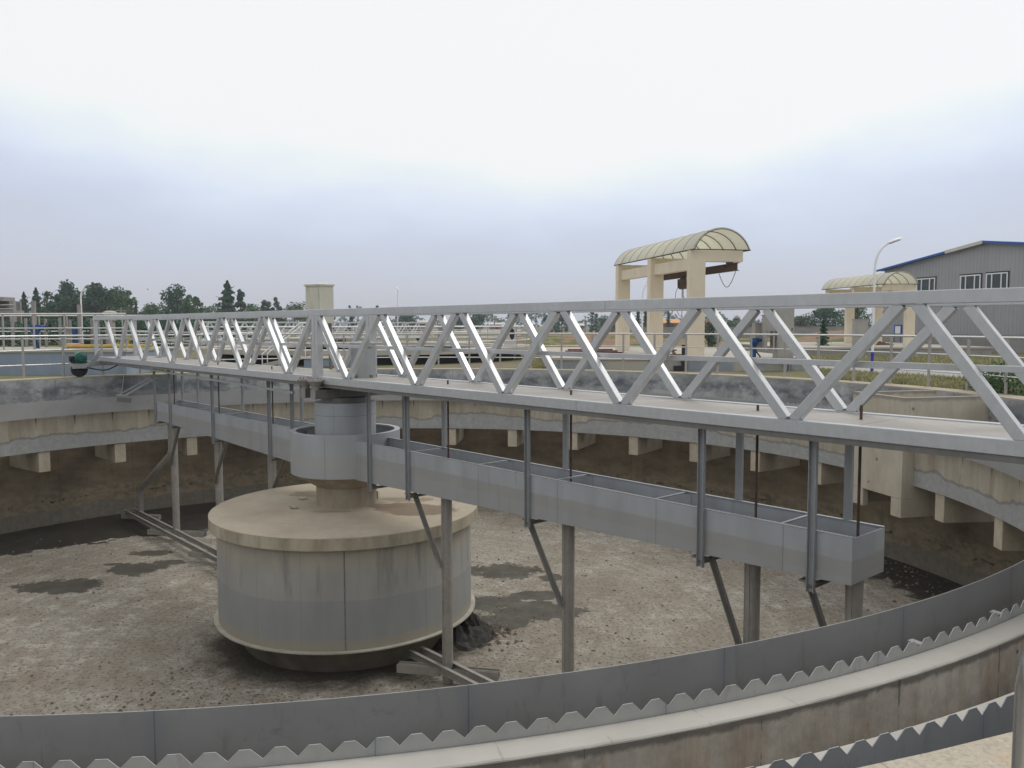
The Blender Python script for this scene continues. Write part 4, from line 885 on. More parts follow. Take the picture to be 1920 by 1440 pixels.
# ================================================================== GANTRIES
pz1 = at_y(1280, 671, 33).z
pf = box_thing('gantry_platform', 'stained grey concrete platform carrying the nearer cream gantry', 'platform', (at_y(1040, 690, 33.2).x, 33.2, GZ-.05), (at_y(1512, 690, 33.2).x, 49, pz1), 'gwall', 'slab')
rowd = Vector((-1.9, 8.5, 0)).normalized(); 
def make_gantry(label, loc, rz, sc):
    r = empty('hoist_gantry', label, 'gantry', loc, rz, 'cream hoist gantries'); H = 4.38; L = 8.7
    for u in (0, L/2, L):
        MB().span((-.33, u-.19, 0), (.33, u+.19, H)).build('column', M['cream'], r, .01)
        MB().span((.331, u-.17, H-.47), (2.02, u+.17, H-.005)).build('cantilever_arm', M['cream'], r, .01)
    for u in (0, L/2): MB().span((-.16, u+.191, H-.78), (.16, u+L/2-.191, H-.30)).build('beam', M['cream'], r, .01)
    hw, rise, c = 1.25, .88, .94; R = (hw*hw+rise*rise)/(2*rise); zc_ = H+.0+rise-R; th = math.asin(min(1, hw/R)); 
    if rise > R: th = PI-th
    def arcp(rr, n=20): return [(c+rr*math.sin(-th+2*th*i/n), zc_+rr*math.cos(-th+2*th*i/n)) for i in range(n+1)]
    o_, i_ = arcp(R+.012), arcp(R); u0, u1 = -.45, L+.45; n = 21
    vs = [(x, u, z) for u in (u0, u1) for x, z in o_] + [(x, u, z) for u in (u0, u1) for x, z in i_]
    fs = [(k, k+1, n+k+1, n+k) for k in range(n-1)] + [(2*n+k, 3*n+k, 3*n+k+1, 2*n+k+1) for k in range(n-1)] + [(k, 2*n+k, 2*n+k+1, k+1) for k in range(n-1)] + [(n+k, n+k+1, 3*n+k+1, 3*n+k) for k in range(n-1)]
    m = MB(); m.add(vs, fs, True); m.build('canopy', M['canopy'], r)
    for k in range(10):
        u = u0+.02+(u1-u0-.04)*k/9; ar = arcp(R-.035); m = MB(); m.tube([(x, u, z) for x, z in ar], .017, 6)
        ar2 = arcp(R+.016); m.tube([(x, u, z) for x, z in ar2], .008, 4); m.build('rib', M['rib'], r)
    for sx in (-1, 1): MB().tube([(c+sx*hw, u0, H), (c+sx*hw, u1, H)], .028, 6).build('eave_rail', M['rib'], r)
    for u in (u0+.02, ): MB().tube([(c-hw, u, H-.002), (c+hw, u, H-.002)], .022, 6).build('tie_rod', M['rib'], r)
    m = MB(); v0 = 1.5
    m.span((v0-.09, -.7, H-.86), (v0+.09, L+.3, H-.84)); m.span((v0-.09, -.7, H-.56), (v0+.09, L+.3, H-.54)); m.span((v0-.012, -.68, H-.84), (v0+.012, L+.28, H-.56)); m.build('monorail', M['brown_beam'], r)
    for u in (0, L/2, L): MB().span((v0-.11, u-.11, H-.54), (v0+.11, u+.11, H-.471)).build('rail_bracket', M['brown_beam'], r)
    hu = 4.6
    m = MB(); m.span((v0-.16, hu-.3, H-1.22), (v0+.16, hu+.3, H-.92)); m.tube([(v0, hu-.3, H-1.25), (v0, hu+.3, H-1.25)], .15, 14); m.span((v0-.14, hu-.05, H-.93), (v0+.14, hu+.05, H-.8)); hst = m.build('hoist', M['brown_beam'], r)
    m = MB(); m.tube([(v0, hu, H-1.3), (v0, hu, H-1.75)], .02, 6); m.tube([(v0, hu, H-1.75)]+[(v0+.07*math.sin(t_), hu, H-1.84+.07*math.cos(t_)) for t_ in (.6, 1.5, 2.5, 3.4, 4.2)], .022, 6); m.build('hook', M['black'], hst)
    m = MB(); m.tube([(v0-.2, hu, H-1.1), (v0-.38, hu, H-1.6), (v0-.40, hu, H-2.2), (v0-.2, hu, H-2.6), (v0, hu, H-2.7)], .012, 5); m.tube([(v0-.05, hu, H-1.3), (v0-.05, hu, H-3.3)], .015, 5); m.build('pendant_cable', M['black'], hst)
    m = MB(); m.tube([(v0, -.55, H-.88)]+[(v0, -.55+1.5*t_, H-.88-.62*math.sin(PI*t_)) for t_ in (.12, .25, .4, .5, .6, .75, .88, 1)], .014, 5); m.build('festoon_cable', M['black'], r)
    r.scale = (sc, sc, sc); return r
gx = at_y(1304, 600, 34.6).x
make_gantry('larger cream concrete hoist gantry with curved canopy right of centre', (gx, 34.6, pz1), math.radians(12.6), 1.0)
pz2 = at_y(1640, 651, 48).z
pf2 = box_thing('gantry_platform', 'plain grey concrete platform carrying the farther cream gantry', 'platform', (at_y(1478, 660, 48).x, 48, GZ-.05), (at_y(1860, 660, 48).x, 62, pz2), 'greywall', 'slab')
g2 = make_gantry('smaller cream hoist gantry with curved canopy near the grey shed', (at_y(1705, 600, 50.5).x, 50.5, pz2), math.radians(5), .85)
for o in g2.children_recursive:
    if o.type == 'MESH': o.data.transform(Matrix.Scale(-1, 4, (1, 0, 0))); o.data.flip_normals()
# steel laid on the platforms
for px0, px1, py, Y, z, lab, grp in ((1050, 1175, 664, 37, pz1, 'dark red steel channels stacked behind the left gantry column', None), (1255, 1275, 661, 36, pz1, 'short dark red steel between the gantry columns', None), (1640, 1672, 644, 53, pz2, 'dark red sheet pile behind the street lamp on the far platform', None)):
    x0, x1 = at_y(px0, py, Y).x, at_y(px1, py, Y).x; m = MB()
    for k in range(4): m.span((k*.12, k*.16-.3, .06*k), (x1-x0-.2*k, k*.16-.16, .06*k+.055))
    o = m.build('steel_stack', M['red_soil']); o.location = (x0, Y, z+.001); tag(o, lab, 'steel stack')
# cabinets near the platform
def cabinet(px0, px1, y0, y1, Y, label, hood=True, legs=False):
    a = at_y(px0, y1, Y); b = at_y(px1, y0, Y); r = empty('steel_cabinet', label, 'cabinet', ((a.x+b.x)/2, Y, a.z), 0, 'steel cabinets by the platforms'); hx = (b.x-a.x)/2; h = b.z-a.z
    MB().span((-hx, -.25, 0), (hx, .25, h-.04)).build('body', M['cabinet'], r, .008)
    if hood: MB().span((-hx-.04, -.30, h-.039), (hx+.04, .30, h)).build('hood', M['cabinet'], r)
    MB().span((-hx+.04, -.262, .08), (hx-.04, -.251, h-.1)).build('door', M['cabinet'], r, .004)
    m = MB(); m.span((hx-.10, -.275, h*.5), (hx-.07, -.2625, h*.5+.12)); m.build('handle', M['black'], r)
    if legs:
        for x in (-hx+.04, hx-.04): MB().span((x-.03, -.2, -legs), (x+.03, .2, -.002)).build('leg', M['cabinet'], r)
    return r
cabinet(1452, 1486, 568, 673, 32.9, 'tall brushed steel cabinet on the platform right of the blue valve')
cabinet(1432, 1451, 590, 621, 32.7, 'small square steel cabinet on legs beside the tall one', True, .75)
cabinet(1412, 1436, 605, 650, 33.6, 'low steel cabinet partly hidden behind the small square one')
cabinet(1600, 1625, 598, 652, 48.6, 'dull steel cabinet on the far platform left of the lamp post')
valve(1414, 634, 671, 33.3, pz1, 'blue valve actuator in front of the steel cabinets')
m = MB(); pp = at_y(1284, 700, 32.95); m.span((-.10, -.06, 0), (.10, .06, 1.05)); m.span((-.42, -.1, 0), (-.1, .04, .22)); o = m.build('sluice_frame', M['black']); o.location = (pp.x, 33.08, GZ); tag(o, 'black sluice valve frame fixed to the stained platform wall', 'valve frame')
m = MB(); m.tube([(0, 0, 0), (0, 0, .7), (.12, 0, .7), (.12, 0, 0)], .03, 8); m.tube([(.22, 0, 0), (.22, 0, .62)], .025, 8); o = m.build('wall_pipes', M['hanger']); o.location = (at_y(1476, 700, 33).x, 33.12, GZ); tag(o, 'thin grey pipes running down the platform wall under the tall cabinet', 'pipes')

# ================================================================== WAREHOUSE
A = at_y(1656, 600, 65); A.z = GZ
gd = Vector((2.7, -9.1, 0)).normalized(); rzw = math.atan2(gd.y, gd.x)
wh = empty('metal_shed', 'long grey corrugated metal shed with blue roof trim at the right edge', 'shed', A, rzw)
HS_ = 9.49; EA = at_y(1656, 507, 65).z-GZ; RI = EA+1.25; LB = 30
m = MB(); z0 = 1.15
vs = [(0, 0, z0), (2*HS_, 0, z0), (2*HS_, 0, EA), (HS_, 0, RI), (0, 0, EA)]; vs2 = [(x, LB, z) for x, y, z in vs]
m.add(vs+vs2, [(0, 1, 2, 3, 4), (9, 8, 7, 6, 5), (0, 4, 9, 5), (1, 6, 7, 2)]); m.build('wall', M['clad'], wh)
MB().span((-.08, -.08, -.2), (2*HS_+.08, LB+.08, z0-.002)).build('plinth', M['greywall'], wh)
for s0, s1 in (((-.45, EA-.06), (HS_, RI)), ((HS_, RI), (2*HS_+.45, EA-.06))):
    m = MB(); (xa, za), (xb, zb2) = s0, s1
    vs = [(xa, -.35, za+.02), (xb, -.35, zb2+.02), (xb, LB+.3, zb2+.02), (xa, LB+.3, za+.02)]; vs += [(x, y, z+.10) for x, y, z in vs]
    m.add(vs, [(3, 2, 1, 0), (4, 5, 6, 7), (0, 1, 5, 4), (1, 2, 6, 5), (2, 3, 7, 6), (3, 0, 4, 7)]); rf = m.build('roof', M['blueroof'], wh)
    m = MB(); f0, f1 = (0, .68) if xa < 0 else (0, 1)
    m.bar((xa+(xb-xa)*f0, -.37, za+(zb2-za)*f0+.03), (xa+(xb-xa)*f1, -.37, za+(zb2-za)*f1+.03), .05, .13); m.build('verge_trim', M['blueroof'], rf)
    if xa < 0: MB().bar((xa+(xb-xa)*.682, -.37, za+(zb2-za)*.682+.03), (xb, -.37, zb2+.03), .05, .22).build('verge_trim', M['palewall'], rf)
def on_wall(px, py):
    # point of the gable face seen at this pixel
    d = ray(px, py); nrm = Vector((-gd.y, gd.x, 0)); t_ = ((A-Vector((0, 0, ZC))).dot(nrm))/d.dot(nrm); q = Vector((0, 0, ZC))+d*t_-A
    return q.dot(gd), q.z
for px0, px1, py in ((1720, 1754.5, 523), (1802, 1840, 517), (1850.5, 1891, 513)):
    s0, zt = on_wall(px0, py); s1, zt2 = on_wall(px1, py-1.5); zb3 = zt-1.55
    wf = MB(); F_ = .07
    wf.span((s0-.0, -.08, zt-F_), (s1, -.02, zt)); wf.span((s0, -.08, zb3), (s1, -.02, zb3+F_))
    for f in (0, .26, .72, 1): x = s0+(s1-s0-F_)*f; wf.span((x, -.075, zb3+F_+.001), (x+F_, -.025, zt-F_-.001))
    wo = wf.build('window', M['white'], wh); MB().span((s0+.02, -.035, zb3+.02), (s1-.02, -.004, zt-.02)).build('pane', M['glass'], wo)
    m = MB(); m.span((s0-.1, -.03, zt+.001), (s1+.1, -.003, zt+.09)); m.span((s1+.001, -.03, zb3), (s1+.09, -.003, zt)); m.build('surround', M['rib'], wo)
s0, zt = on_wall(1678, 609); s1, _ = on_wall(1690, 609)
dr = MB().span((s0+.09, -.06, .05), (s1, -.005, zt-.09)).build('door', M['white'], wh); m = MB(); m.span((s0, -.08, .05), (s0+.088, -.004, zt)); m.span((s0+.089, -.08, zt-.088), (s1+.09, -.004, zt)); m.span((s1+.001, -.08, .05), (s1+.09, -.004, zt-.089)); m.build('door_frame', M['blueroof'], dr)

# ================================================================== STREET LAMPS
def lamp(px, Y, y_bend, y_head, x_head0, x_head1, label, zbase=GZ, blue=.8, r=.045, y1=None, hd_=.125):
    b = at_y(px, 620, Y); rt = empty('street_lamp', label, 'street lamp', (b.x, Y, zbase), 0, 'white street lamps')
    zb1 = at_y(px, y_bend, Y).z-zbase; h0 = at_y(x_head0, y1 or y_head+6, Y); h1 = at_y(x_head1, y_head, Y); o = Vector((b.x, Y, zbase)); h0 = h0-o; h1 = h1-o
    MB().tube([(0, 0, 0), (0, 0, blue)], r*1.3, 12).build('base_band', M['lampblue'], rt)
    pts = [Vector((0, 0, blue)), Vector((0, 0, zb1))]
    c1 = Vector((0, 0, zb1+(h0.z-zb1)*.75)); 
    for k in range(1, 9):
        t_ = k/8; p = pts[1]*((1-t_)**2) + c1*(2*t_*(1-t_)) + h0*(t_*t_); pts.append(p)
    MB().tube(pts, r, 12).build('pole', M['white'], rt)
    d = h1-h0; m = MB(); n = 9; L = 16; vs = []
    for i in range(n):
        t_ = i/(n-1); wd = hd_*(math.sin(PI*(.12+.80*t_))**.7)*1.3; c = h0+d*t_+Vector((0, 0, -.02*t_))
        for k in range(L):
            a0 = 2*PI*k/L; vs.append(c+Vector((0, wd*math.cos(a0), wd*(.55 if math.sin(a0) > 0 else .25)*math.sin(a0)+.02)))
    m.add(vs, [(i*L+k, i*L+(k+1) % L, (i+1)*L+(k+1) % L, (i+1)*L+k) for i in range(n-1) for k in range(L)], True); m.add(vs[:L], [tuple(range(L))]); m.add(vs[-L:], [tuple(range(L))])
    hd = m.build('lamp_head', M['white'], rt)
    m = MB(); c0 = h0+d*.15+Vector((0, 0, -.035)); c2 = h0+d*.9+Vector((0, 0, -.045)); m.bar(c0, c2, hd_*1.3, .02); m.build('lens', M['cabinet'], hd)
lamp(1637, 32, 508, 447, 1664, 1690, 'tall white street lamp with blue base in front of the grey shed', blue=.78, y1=457)
lamp(154, 50, 560, 533, 159, 166, 'white street lamp at the left in front of the dark trees', y1=540, zbase=GZ)
lamp(746, 72, 566, 539, 746.5, 743, 'white street lamp in the distance right of the ivory cabinet', y1=545, hd_=.2)
lamp(1204, 48, 560, 527, 1216, 1224, 'white street lamp half hidden behind the nearer gantry', y1=530, blue=1.0)

# ================================================================== TREES
nprng = np.random.default_rng(11)
def leaves(centers, sizes):
    N = len(centers); d = nprng.normal(size=(N, 3)); d /= np.linalg.norm(d, axis=1)[:, None]
    e = nprng.normal(size=(N, 3)); e -= d*(e*d).sum(1)[:, None]; e /= np.linalg.norm(e, axis=1)[:, None]; f = np.cross(d, e)
    s_ = np.asarray(sizes)[:, None]; k = nprng.uniform(.5, 1.0, (N, 1))
    v = np.stack([centers+e*s_, centers+f*s_*k, centers-e*s_, centers-f*s_*k], 1).reshape(-1, 3)
    return v
def leaf_obj(name, v, mat, parent=None):
    N = len(v)//4; me = bpy.data.meshes.new(name); me.vertices.add(len(v)); me.vertices.foreach_set('co', v.astype(np.float32).ravel())
    me.loops.add(len(v)); me.loops.foreach_set('vertex_index', np.arange(len(v), dtype=np.int32)); me.polygons.add(N)
    me.polygons.foreach_set('loop_start', np.arange(0, len(v), 4, dtype=np.int32)); me.polygons.foreach_set('loop_total', np.full(N, 4, dtype=np.int32))
    me.update(calc_edges=True); me.validate(); me.materials.append(M[mat] if isinstance(mat, str) else mat); o = bpy.data.objects.new(name, me); COL.objects.link(o)
    if parent is not None: o.parent = parent
    return o
def crown_pts(kind, H, Wd, n):
    P = []
    if kind == 'cone':
        nl = 9
        zc = nprng.uniform(0.10, 1, n)**.9; tier = np.floor(zc*nl)/nl; rad = (1-zc)**.8*Wd/2*(.62+.5*((zc*nl) % 1 < .5))
        a = nprng.uniform(0, 2*PI, n); lob = 1+.28*np.sin(a*3+tier*17)+.15*np.sin(a*5+tier*31); r = rad*lob*np.sqrt(nprng.uniform(.05, 1, n)); P = np.stack([r*np.cos(a), r*np.sin(a), zc*H-.12*r], 1)
    else:
        nc = 26 if kind == 'round' else 18; C = []
        for i in range(nc):
            t_ = nprng.uniform(.10, .93) if kind == 'round' else nprng.uniform(.08, .97)
            wr = math.sin(PI*min(1, (t_*.72+.22)))**.8 if kind == 'round' else (1-t_)**.5*1.0+.05
            a = nprng.uniform(0, 2*PI); r = Wd/2*wr*math.sqrt(nprng.uniform(0, .8)); C.append((r*math.cos(a), r*math.sin(a), t_*H, nprng.uniform(.13, .26)*Wd*(1 if kind == 'round' else .75)))
        C = np.array(C); idx = nprng.integers(0, nc, n); d = nprng.normal(size=(n, 3)); d /= np.linalg.norm(d, axis=1)[:, None]; rr = nprng.uniform(.25, 1.08, (n, 1))**.6
        P = C[idx, :3]+d*rr*C[idx, 3:4]*np.array([1, 1, .85 if kind == 'round' else 1.25])
    return P
def tree(px, top, wpx, Y, kind, mat, label, n=1300, zbase=GZ, grp=None):
    b = at_y(px, 612, Y); H = at_y(px, top, Y).z-zbase; Wd = wpx/F*Y
    r = empty('tree', label, 'tree', (b.x, Y, zbase), nprng.uniform(0, 6), grp)
    tr_ = MB(); tr_.tube([(0, 0, 0), (.02*H, 0, H*.35), (-.01*H, .01*H, H*.7), (0, 0, H*.93)], .028*H, 8, .006*H)
    for k in range(6):
        a = k*1.1; z0 = H*(.32+.09*k); tr_.tube([(0, 0, z0), (Wd*.2*math.cos(a), Wd*.2*math.sin(a), z0+H*.10), (Wd*.33*math.cos(a), Wd*.33*math.sin(a), z0+H*.13)], .010*H, 6, .003*H)
    tr_.build('trunk', M['trunk'], r)
    P = crown_pts(kind, H, Wd, n); sz = nprng.uniform(.5, 1.2, len(P))*(H*.015+Wd*.017)
    leaf_obj('crown', leaves(P, sz), mat, r); return r
TL = [ # px, top y, width px, distance, kind, leaf, label
 (47, 551, 30, 150, 'cone', 'leaf_dark', 'ragged dark spruce at the left end of the left grove'),
 (70, 543, 34, 155, 'cone', 'leaf_dark', 'taller spiky spruce, second from the left in the left grove'),
 (90, 541, 30, 150, 'tall', 'leaf_dark', 'loose upright dark tree, third from the left in the left grove'),
 (108, 551, 46, 165, 'round', 'leaf_dark', 'dense dark green tree left of the left street lamp'),
 (134, 538, 48, 160, 'tall', 'leaf_dark', 'highest dense tree just left of the left street lamp'),
 (160, 547, 50, 165, 'round', 'leaf_mid', 'dense green tree directly behind the left street lamp'),
 (186, 540, 48, 160, 'tall', 'leaf_dark', 'pointed dark tree just right of the left street lamp'),
 (208, 544, 46, 165, 'round', 'leaf_dark', 'broad dark tree above the round vent cap'),
 (231, 546, 38, 160, 'round', 'leaf_mid', 'rounded green tree at the right end of the left grove'),
 (121, 560, 46, 175, 'round', 'leaf_mid', 'low dense green tree left of the pole of the left street lamp'),
 (173, 561, 46, 175, 'round', 'leaf_mid', 'low dense green tree right of the pole of the left street lamp'),
 (221, 560, 44, 175, 'round', 'leaf_mid', 'low dense green tree right of the vent cap'),
 (270, 581, 44, 190, 'round', 'leaf_mid', 'lowest bush in the gap right of the left grove'),
 (392, 578, 40, 190, 'round', 'leaf_mid', 'lowest bush in the gap left of the conical tree'),
 (245, 556, 18, 150, 'tall', 'leaf_dark', 'slim dark tree trailing the left grove'),
 (256, 566, 14, 145, 'cone', 'leaf_dark', 'small wind bent tree standing alone in the gap'),
 (290, 577, 60, 175, 'round', 'leaf_mid', 'low spreading green bush left of the round tree'),
 (328, 541, 54, 165, 'round', 'leaf_dark', 'large round dark tree between the left grove and the conical tree'),
 (354, 556, 28, 160, 'tall', 'leaf_mid', 'narrow lighter tree touching the large round tree'),
 (371, 556, 24, 158, 'round', 'leaf_mid', 'small tree at the right of the large round tree'),
 (428, 530, 50, 160, 'cone', 'leaf_dark', 'big conical dark tree left of the ivory cabinet'),
 (451, 547, 22, 158, 'tall', 'leaf_dark', 'thin open tree clinging to the right of the conical tree'),
 (405, 573, 34, 170, 'round', 'leaf_mid', 'low green bush left of the conical tree'),
 (474, 573, 40, 180, 'round', 'leaf_mid', 'low green bush right of the conical tree'),
 (500, 561, 22, 190, 'tall', 'leaf_dark', 'left one of two small trees before the ivory cabinet'),
 (520, 560, 26, 190, 'tall', 'leaf_dark', 'right one of two small trees before the ivory cabinet'),
 (552, 574, 44, 190, 'round', 'leaf_mid', 'low hedge like tree left of the ivory cabinet'),
 (622, 561, 16, 150, 'cone', 'leaf_dark', 'small spiky tree peeping out behind the ivory cabinet'),
 (657, 573, 14, 160, 'tall', 'leaf_dark', 'tree tip over the top chord right of the cabinet'),
 (709, 570, 16, 160, 'tall', 'leaf_dark', 'tree tip over the top chord left of the distant lamp'),
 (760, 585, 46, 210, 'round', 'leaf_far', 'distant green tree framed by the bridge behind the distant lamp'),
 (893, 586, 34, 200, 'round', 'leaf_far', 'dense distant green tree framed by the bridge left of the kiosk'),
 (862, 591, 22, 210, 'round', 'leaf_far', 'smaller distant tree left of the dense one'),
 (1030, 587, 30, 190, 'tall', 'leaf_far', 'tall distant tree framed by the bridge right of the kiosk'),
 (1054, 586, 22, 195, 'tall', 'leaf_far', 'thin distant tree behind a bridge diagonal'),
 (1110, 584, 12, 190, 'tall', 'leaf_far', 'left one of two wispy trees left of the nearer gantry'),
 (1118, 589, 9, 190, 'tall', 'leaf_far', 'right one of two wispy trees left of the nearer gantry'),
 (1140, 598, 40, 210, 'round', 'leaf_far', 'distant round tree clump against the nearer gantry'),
 (1196, 578, 14, 130, 'cone', 'leaf_dark', 'dark conifer between the gantry columns left of the lamp pole'),
 (1210, 580, 13, 130, 'cone', 'leaf_dark', 'dark conifer between the gantry columns right of the lamp pole'),
 (1253, 585, 13, 170, 'cone', 'leaf_dark', 'small pointed tree above the orange roof'),
 (1407, 574, 12, 120, 'cone', 'leaf_dark', 'narrow conifer just left of the tall steel cabinet'),
 (1378, 597, 28, 180, 'round', 'leaf_mid', 'low green tree left of the steel cabinets'),
 (1502, 590, 36, 160, 'round', 'leaf_pale', 'pale round tree right of the tall steel cabinet'),
 (1548, 572, 50, 150, 'round', 'leaf_dark', 'dark spreading tree left of the farther gantry'),
 (1600, 573, 44, 130, 'round', 'leaf_mid', 'green tree seen between the farther gantry columns'),
 (1652, 570, 16, 110, 'tall', 'leaf_dark', 'dark tree squeezed beside the grey shed corner'),
]
for px, top, wp, Y, kd, lf, lab in TL: tree(px, top-3, wp*(1.5 if 95 < px < 240 else 1.25), Y, kd, lf, lab, 3200 if wp > 20 else 1500, grp='trees on the horizon')
tree(1544, 597, 30, 52, 'cone', 'leaf_dark', 'small dense young spruce in front of the farther platform', 2600, grp='young conifers by the platforms')
tree(1329, 598, 34, 56, 'round', 'leaf_dark', 'dark reddish bush right of the nearest gantry column', 1800, grp='young conifers by the platforms')
sb = tree(1895, 688, 130, 20.5, 'round', 'leaf_mid', 'low green shrub by the crest at the right edge', 1800, grp=None); sb['category'] = 'shrub'; sb.name = 'shrub'
# hedge of dark shrubs behind the left block
for k, (px, wp, tp, lab) in enumerate(((20, 90, 606, 'dark shrub behind the left handrails at the picture edge'), (85, 90, 600, 'dark shrub behind the blue valve actuator'), (150, 90, 598, 'dark shrub behind the left street lamp pole'), (212, 80, 603, 'dark shrub below the round vent cap'), (285, 90, 606, 'dark shrub behind the left end of the bridge'), (360, 90, 607, 'dark shrub behind the bridge, third panel from the left'), (440, 100, 606, 'dark shrub behind the bridge left of its centre'))):
    t_ = tree(px, tp, wp, 70+4*(k % 2), 'round', 'leaf_dark', lab, 2600, grp='shrubs behind the left block'); t_['category'] = 'shrub'; t_.name = 'shrub'
# far wood along the horizon
pts = []; sz = []
for i in range(12000):
    px = rnd.uniform(-500, 2500); Y = rnd.uniform(420, 520); hh = 6.6+2.2*math.sin(px*.021)+2.0*math.sin(px*.057+1)+1.2*math.sin(px*.13+2); hh = max(1.5, hh*(1.0 if px < 1450 else 1.1)); z = GZ+rnd.uniform(0, 1)**.8*hh
    x = (px-960)/F*Y; pts.append((x, Y, z)); sz.append(rnd.uniform(.5, 1.25))
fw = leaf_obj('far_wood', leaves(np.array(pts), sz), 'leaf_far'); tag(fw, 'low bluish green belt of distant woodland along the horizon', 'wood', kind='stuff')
# soil bank beyond the tanks
bk = MB(); vs = []; nx, ny = 90, 6
for j in range(ny+1):
    for i in range(nx+1):
        x = -60+140*i/nx; yy = 66+28*j/ny; env = math.sin(PI*j/ny)**.6; vs.append((x, yy+1.5*math.sin(x*.2), GZ-.02+env*(.65+.35*math.sin(x*.23)+.25*math.sin(x*.61+1)+.12*rnd.random()) * (1 if x > -8 else .25)))
bk.add(vs, [(j*(nx+1)+i, j*(nx+1)+i+1, (j+1)*(nx+1)+i+1, (j+1)*(nx+1)+i) for j in range(ny) for i in range(nx)], True)
tag(bk.build('soil_bank', M['bank'], weld=True), 'low bank of bare reddish soil and weeds beyond the platforms', 'bank', kind='structure')

# ================================================================== HOUSES, FAR WALL, POLES
def house(px0, px1, y_eave, y_ridge, Y, wall, roof, label, depth=8, chim=False):
    a = at_y(px0, y_eave, Y); b = at_y(px1, y_eave, Y); r = empty('house', label, 'house', (a.x, Y, GZ), 0); w_ = b.x-a.x; he = a.z-GZ; hr_ = at_y(px0, y_ridge, Y).z-GZ
    m = MB(); m.span((0, 0, 0), (w_, depth, he)); vs = [(0, 0, he), (0, depth, he), (0, depth/2, hr_), (w_, 0, he), (w_, depth, he), (w_, depth/2, hr_)]; m.add(vs, [(0, 1, 2), (3, 5, 4)]); m.build('wall', M[wall], r)
    m = MB(); o_ = .4; 
    for s_ in (1, -1):
        y0 = -o_ if s_ == 1 else depth+o_; z0 = he-(hr_-he)*o_/(depth/2); vs = [(-o_, y0, z0+.03), (w_+o_, y0, z0+.03), (w_+o_, depth/2, hr_+.03), (-o_, depth/2, hr_+.03)]; vs += [(x, y, z+.15) for x, y, z in vs]
        m.add(vs, [(3, 2, 1, 0), (4, 5, 6, 7), (0, 1, 5, 4), (1, 2, 6, 5), (2, 3, 7, 6), (3, 0, 4, 7)])
    m.build('roof', M[roof], r)
    for k in range(max(1, int(w_/4))):
        x = (k+.5)*w_/max(1, int(w_/4)); MB().span((x-.6, -.05, he*.40), (x+.6, -.005, he*.78)).build('window', M['glass'], r)
    return r
house(1240, 1276, 606, 599.5, 190, 'brick', 'orange', 'low house with bright orange roof seen between the gantry columns')
house(762, 802, 607, 602, 210, 'brick', 'palewall', 'long pinkish brick house behind the second bridge')
house(645, 656, 611, 604, 170, 'palewall', 'blueroof', 'small house with light blue roof behind the second bridge')
house(424, 446, 606, 600, 180, 'brick', 'orange', 'house with orange roof glimpsed through the left half of the bridge')
house(918, 940, 609, 606, 240, 'brick', 'palewall', 'pale roofed low house left of the pump kiosk')
house(1075, 1094, 611, 607.5, 240, 'brick', 'palewall', 'small pinkish house left of the nearer gantry')
house(1328, 1352, 606, 601, 210, 'brick', 'brick', 'brown roofed house right of the nearer gantry')
box_thing('boundary_wall', 'long low grey boundary wall across the field behind the platforms', 'wall', (at_y(1165, 620, 115).x, 115, GZ), (at_y(1660, 620, 115).x, 115.4, at_y(1300, 613, 115).z), 'greywall', 'greywall')
for px, top, Y, lab in ((927, 592, 170, 'utility pole with crossarm left of the pump kiosk'), (1097, 597, 190, 'utility pole with crossarm left of the nearer gantry'), (228, 576, 150, 'thin utility pole above the left end of the bridge')):
    b = at_y(px, 612, Y); H = at_y(px, top, Y).z-GZ; r = empty('utility_pole', lab, 'utility pole', (b.x, Y, GZ), 0, 'utility poles'); MB().tube([(0, 0, 0), (0, 0, H)], .16, 8, .1).build('pole', M['greywall'], r); MB().span((-1.0, -.06, H-.7), (1.0, .06, H-.55)).build('crossarm', M['greywall'], r)

# ================================================================== GRASS
def grass(n, fn, hmin, hmax, zb):
    V = []
    for i in range(n):
        x, y = fn(); h = rnd.uniform(hmin, hmax); a = rnd.uniform(0, 2*PI); wd = h*.10+.006; lx, ly = rnd.gauss(0, .35)*h, rnd.gauss(0, .35)*h
        ca, sa = math.cos(a)*wd, math.sin(a)*wd
        V += [(x-ca, y-sa, zb-.01), (x+ca, y+sa, zb-.01), (x+lx*.6+ca*.5, y+ly*.6+sa*.5, zb+h*.65), (x+lx, y+ly, zb+h)]
    return V
def strip(a0, a1, r0, r1):
    def f():
        while True:
            a = math.radians(rnd.uniform(a0, a1)); r = r0+(r1-r0)*rnd.random()**1.3; x, y = CX+r*math.cos(a), CY+r*math.sin(a)
            if y > 33.1 and x > 1.6 and x < 11.6: continue
            if y > 31.3 and x < xr+.1: continue
            return x, y
    return f
Vg = []
def quad(c):
    P4 = [at_z(px, py, GZ) for px, py in c]
    def f():
        u, v = rnd.random(), rnd.random(); p = P4[0].lerp(P4[1], u).lerp(P4[3].lerp(P4[2], u), v); return p.x, p.y
    return f
Vg += grass(6000, quad([(1525, 697), (1690, 708), (1690, 727), (1525, 708)]), .05, .24, GZ) + grass(6500, quad([(1690, 708), (1960, 727), (1960, 752), (1690, 727)]), .05, .26, GZ)
Vg += grass(8000, quad([(1490, 671), (1990, 672), (1990, 691), (1490, 681)]), .06, .30, GZ) + grass(2500, quad([(1005, 679), (1036, 679), (1036, 694), (985, 694)]), .06, .26, GZ)
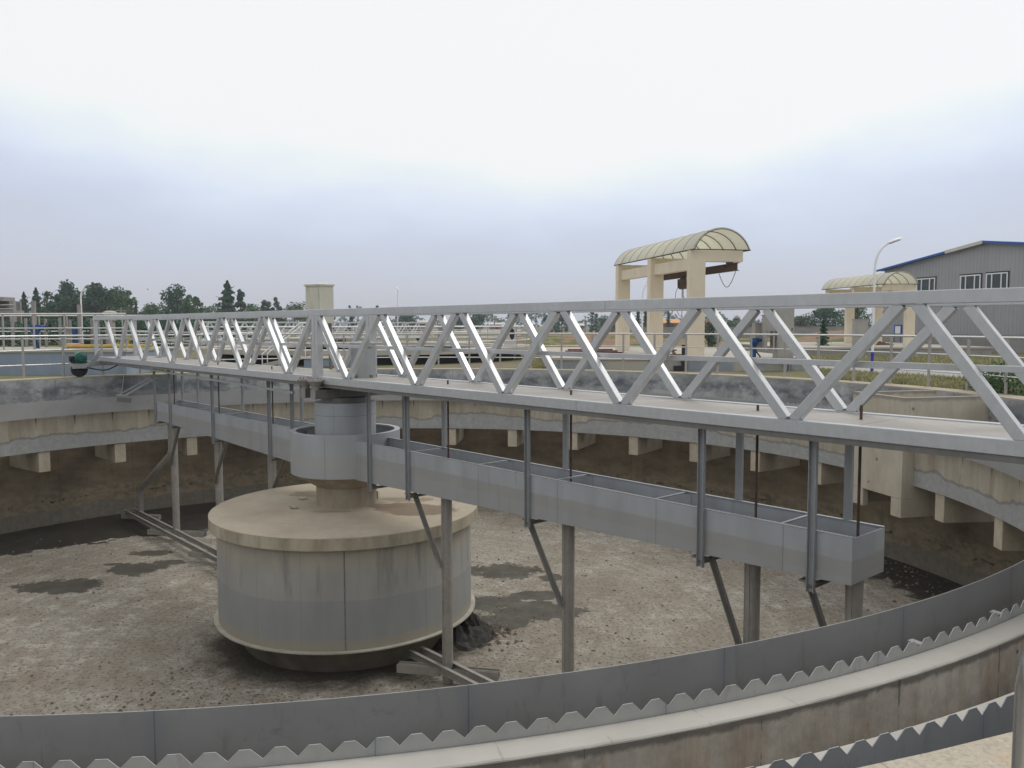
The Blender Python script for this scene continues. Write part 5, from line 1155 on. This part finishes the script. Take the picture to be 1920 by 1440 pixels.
Vg += grass(3000, quad([(246, 684), (420, 680), (420, 692), (246, 698)]), .06, .30, GZ)
Vg = [p for k in range(0, len(Vg), 4) if math.hypot(Vg[k][0]-CX, Vg[k][1]-CY) > 15.85 for p in Vg[k:k+4]]
go = leaf_obj('grass', np.array(Vg), 'grass'); tag(go, 'yellow green grass growing in strips outside the tank crest', 'grass', kind='stuff')

# ================================================================== BIRDS
def bird(px, py, Y, s_, label, roll):
    p = at_y(px, py, Y); m = MB()
    m.tube([(-.5*s_, 0, 0), (-.2*s_, 0, .03*s_), (.15*s_, 0, .04*s_), (.4*s_, 0, .05*s_)], .09*s_, 8, .05*s_)
    for sg in (1, -1): m.add([(-.2*s_, 0, .05*s_), (.2*s_, 0, .05*s_), (.1*s_, sg*.5*s_, .3*s_), (-.25*s_, sg*.9*s_, .12*s_), (-.2*s_, 0, .03*s_), (.2*s_, 0, .03*s_), (.1*s_, sg*.5*s_, .28*s_), (-.25*s_, sg*.9*s_, .10*s_)], [(0, 1, 2, 3), (7, 6, 5, 4), (0, 3, 7, 4), (1, 5, 6, 2), (2, 6, 7, 3)])
    o = m.build('flying_bird', M['black']); o.location = p; o.rotation_euler = (roll, .3, .8); tag(o, label, 'bird', 'birds in the sky')
bird(277, 543, 60, .11, 'dark bird flying above the left trees', .9)
bird(107, 464, 80, .13, 'tiny dark bird high in the left sky', .1)

# ================================================================== HAZE
hz_ = MB(); hz_.span((-1650, -1650, GZ-6), (1650, 1650, 40)); hm = bpy.data.materials.new('haze_air'); hm.use_nodes = True; ht = hm.node_tree; ht.nodes.clear()
ho_ = ht.nodes.new('ShaderNodeOutputMaterial'); hv = ht.nodes.new('ShaderNodeVolumePrincipled'); hv.inputs['Color'].default_value = (.86, .90, .97, 1); hv.inputs['Density'].default_value = .0005; hv.inputs['Anisotropy'].default_value = .2
ht.links.new(hv.outputs[0], ho_.inputs['Volume']); tag(hz_.build('haze', hm), 'thin pale haze in the air over the fields', 'haze', kind='stuff')
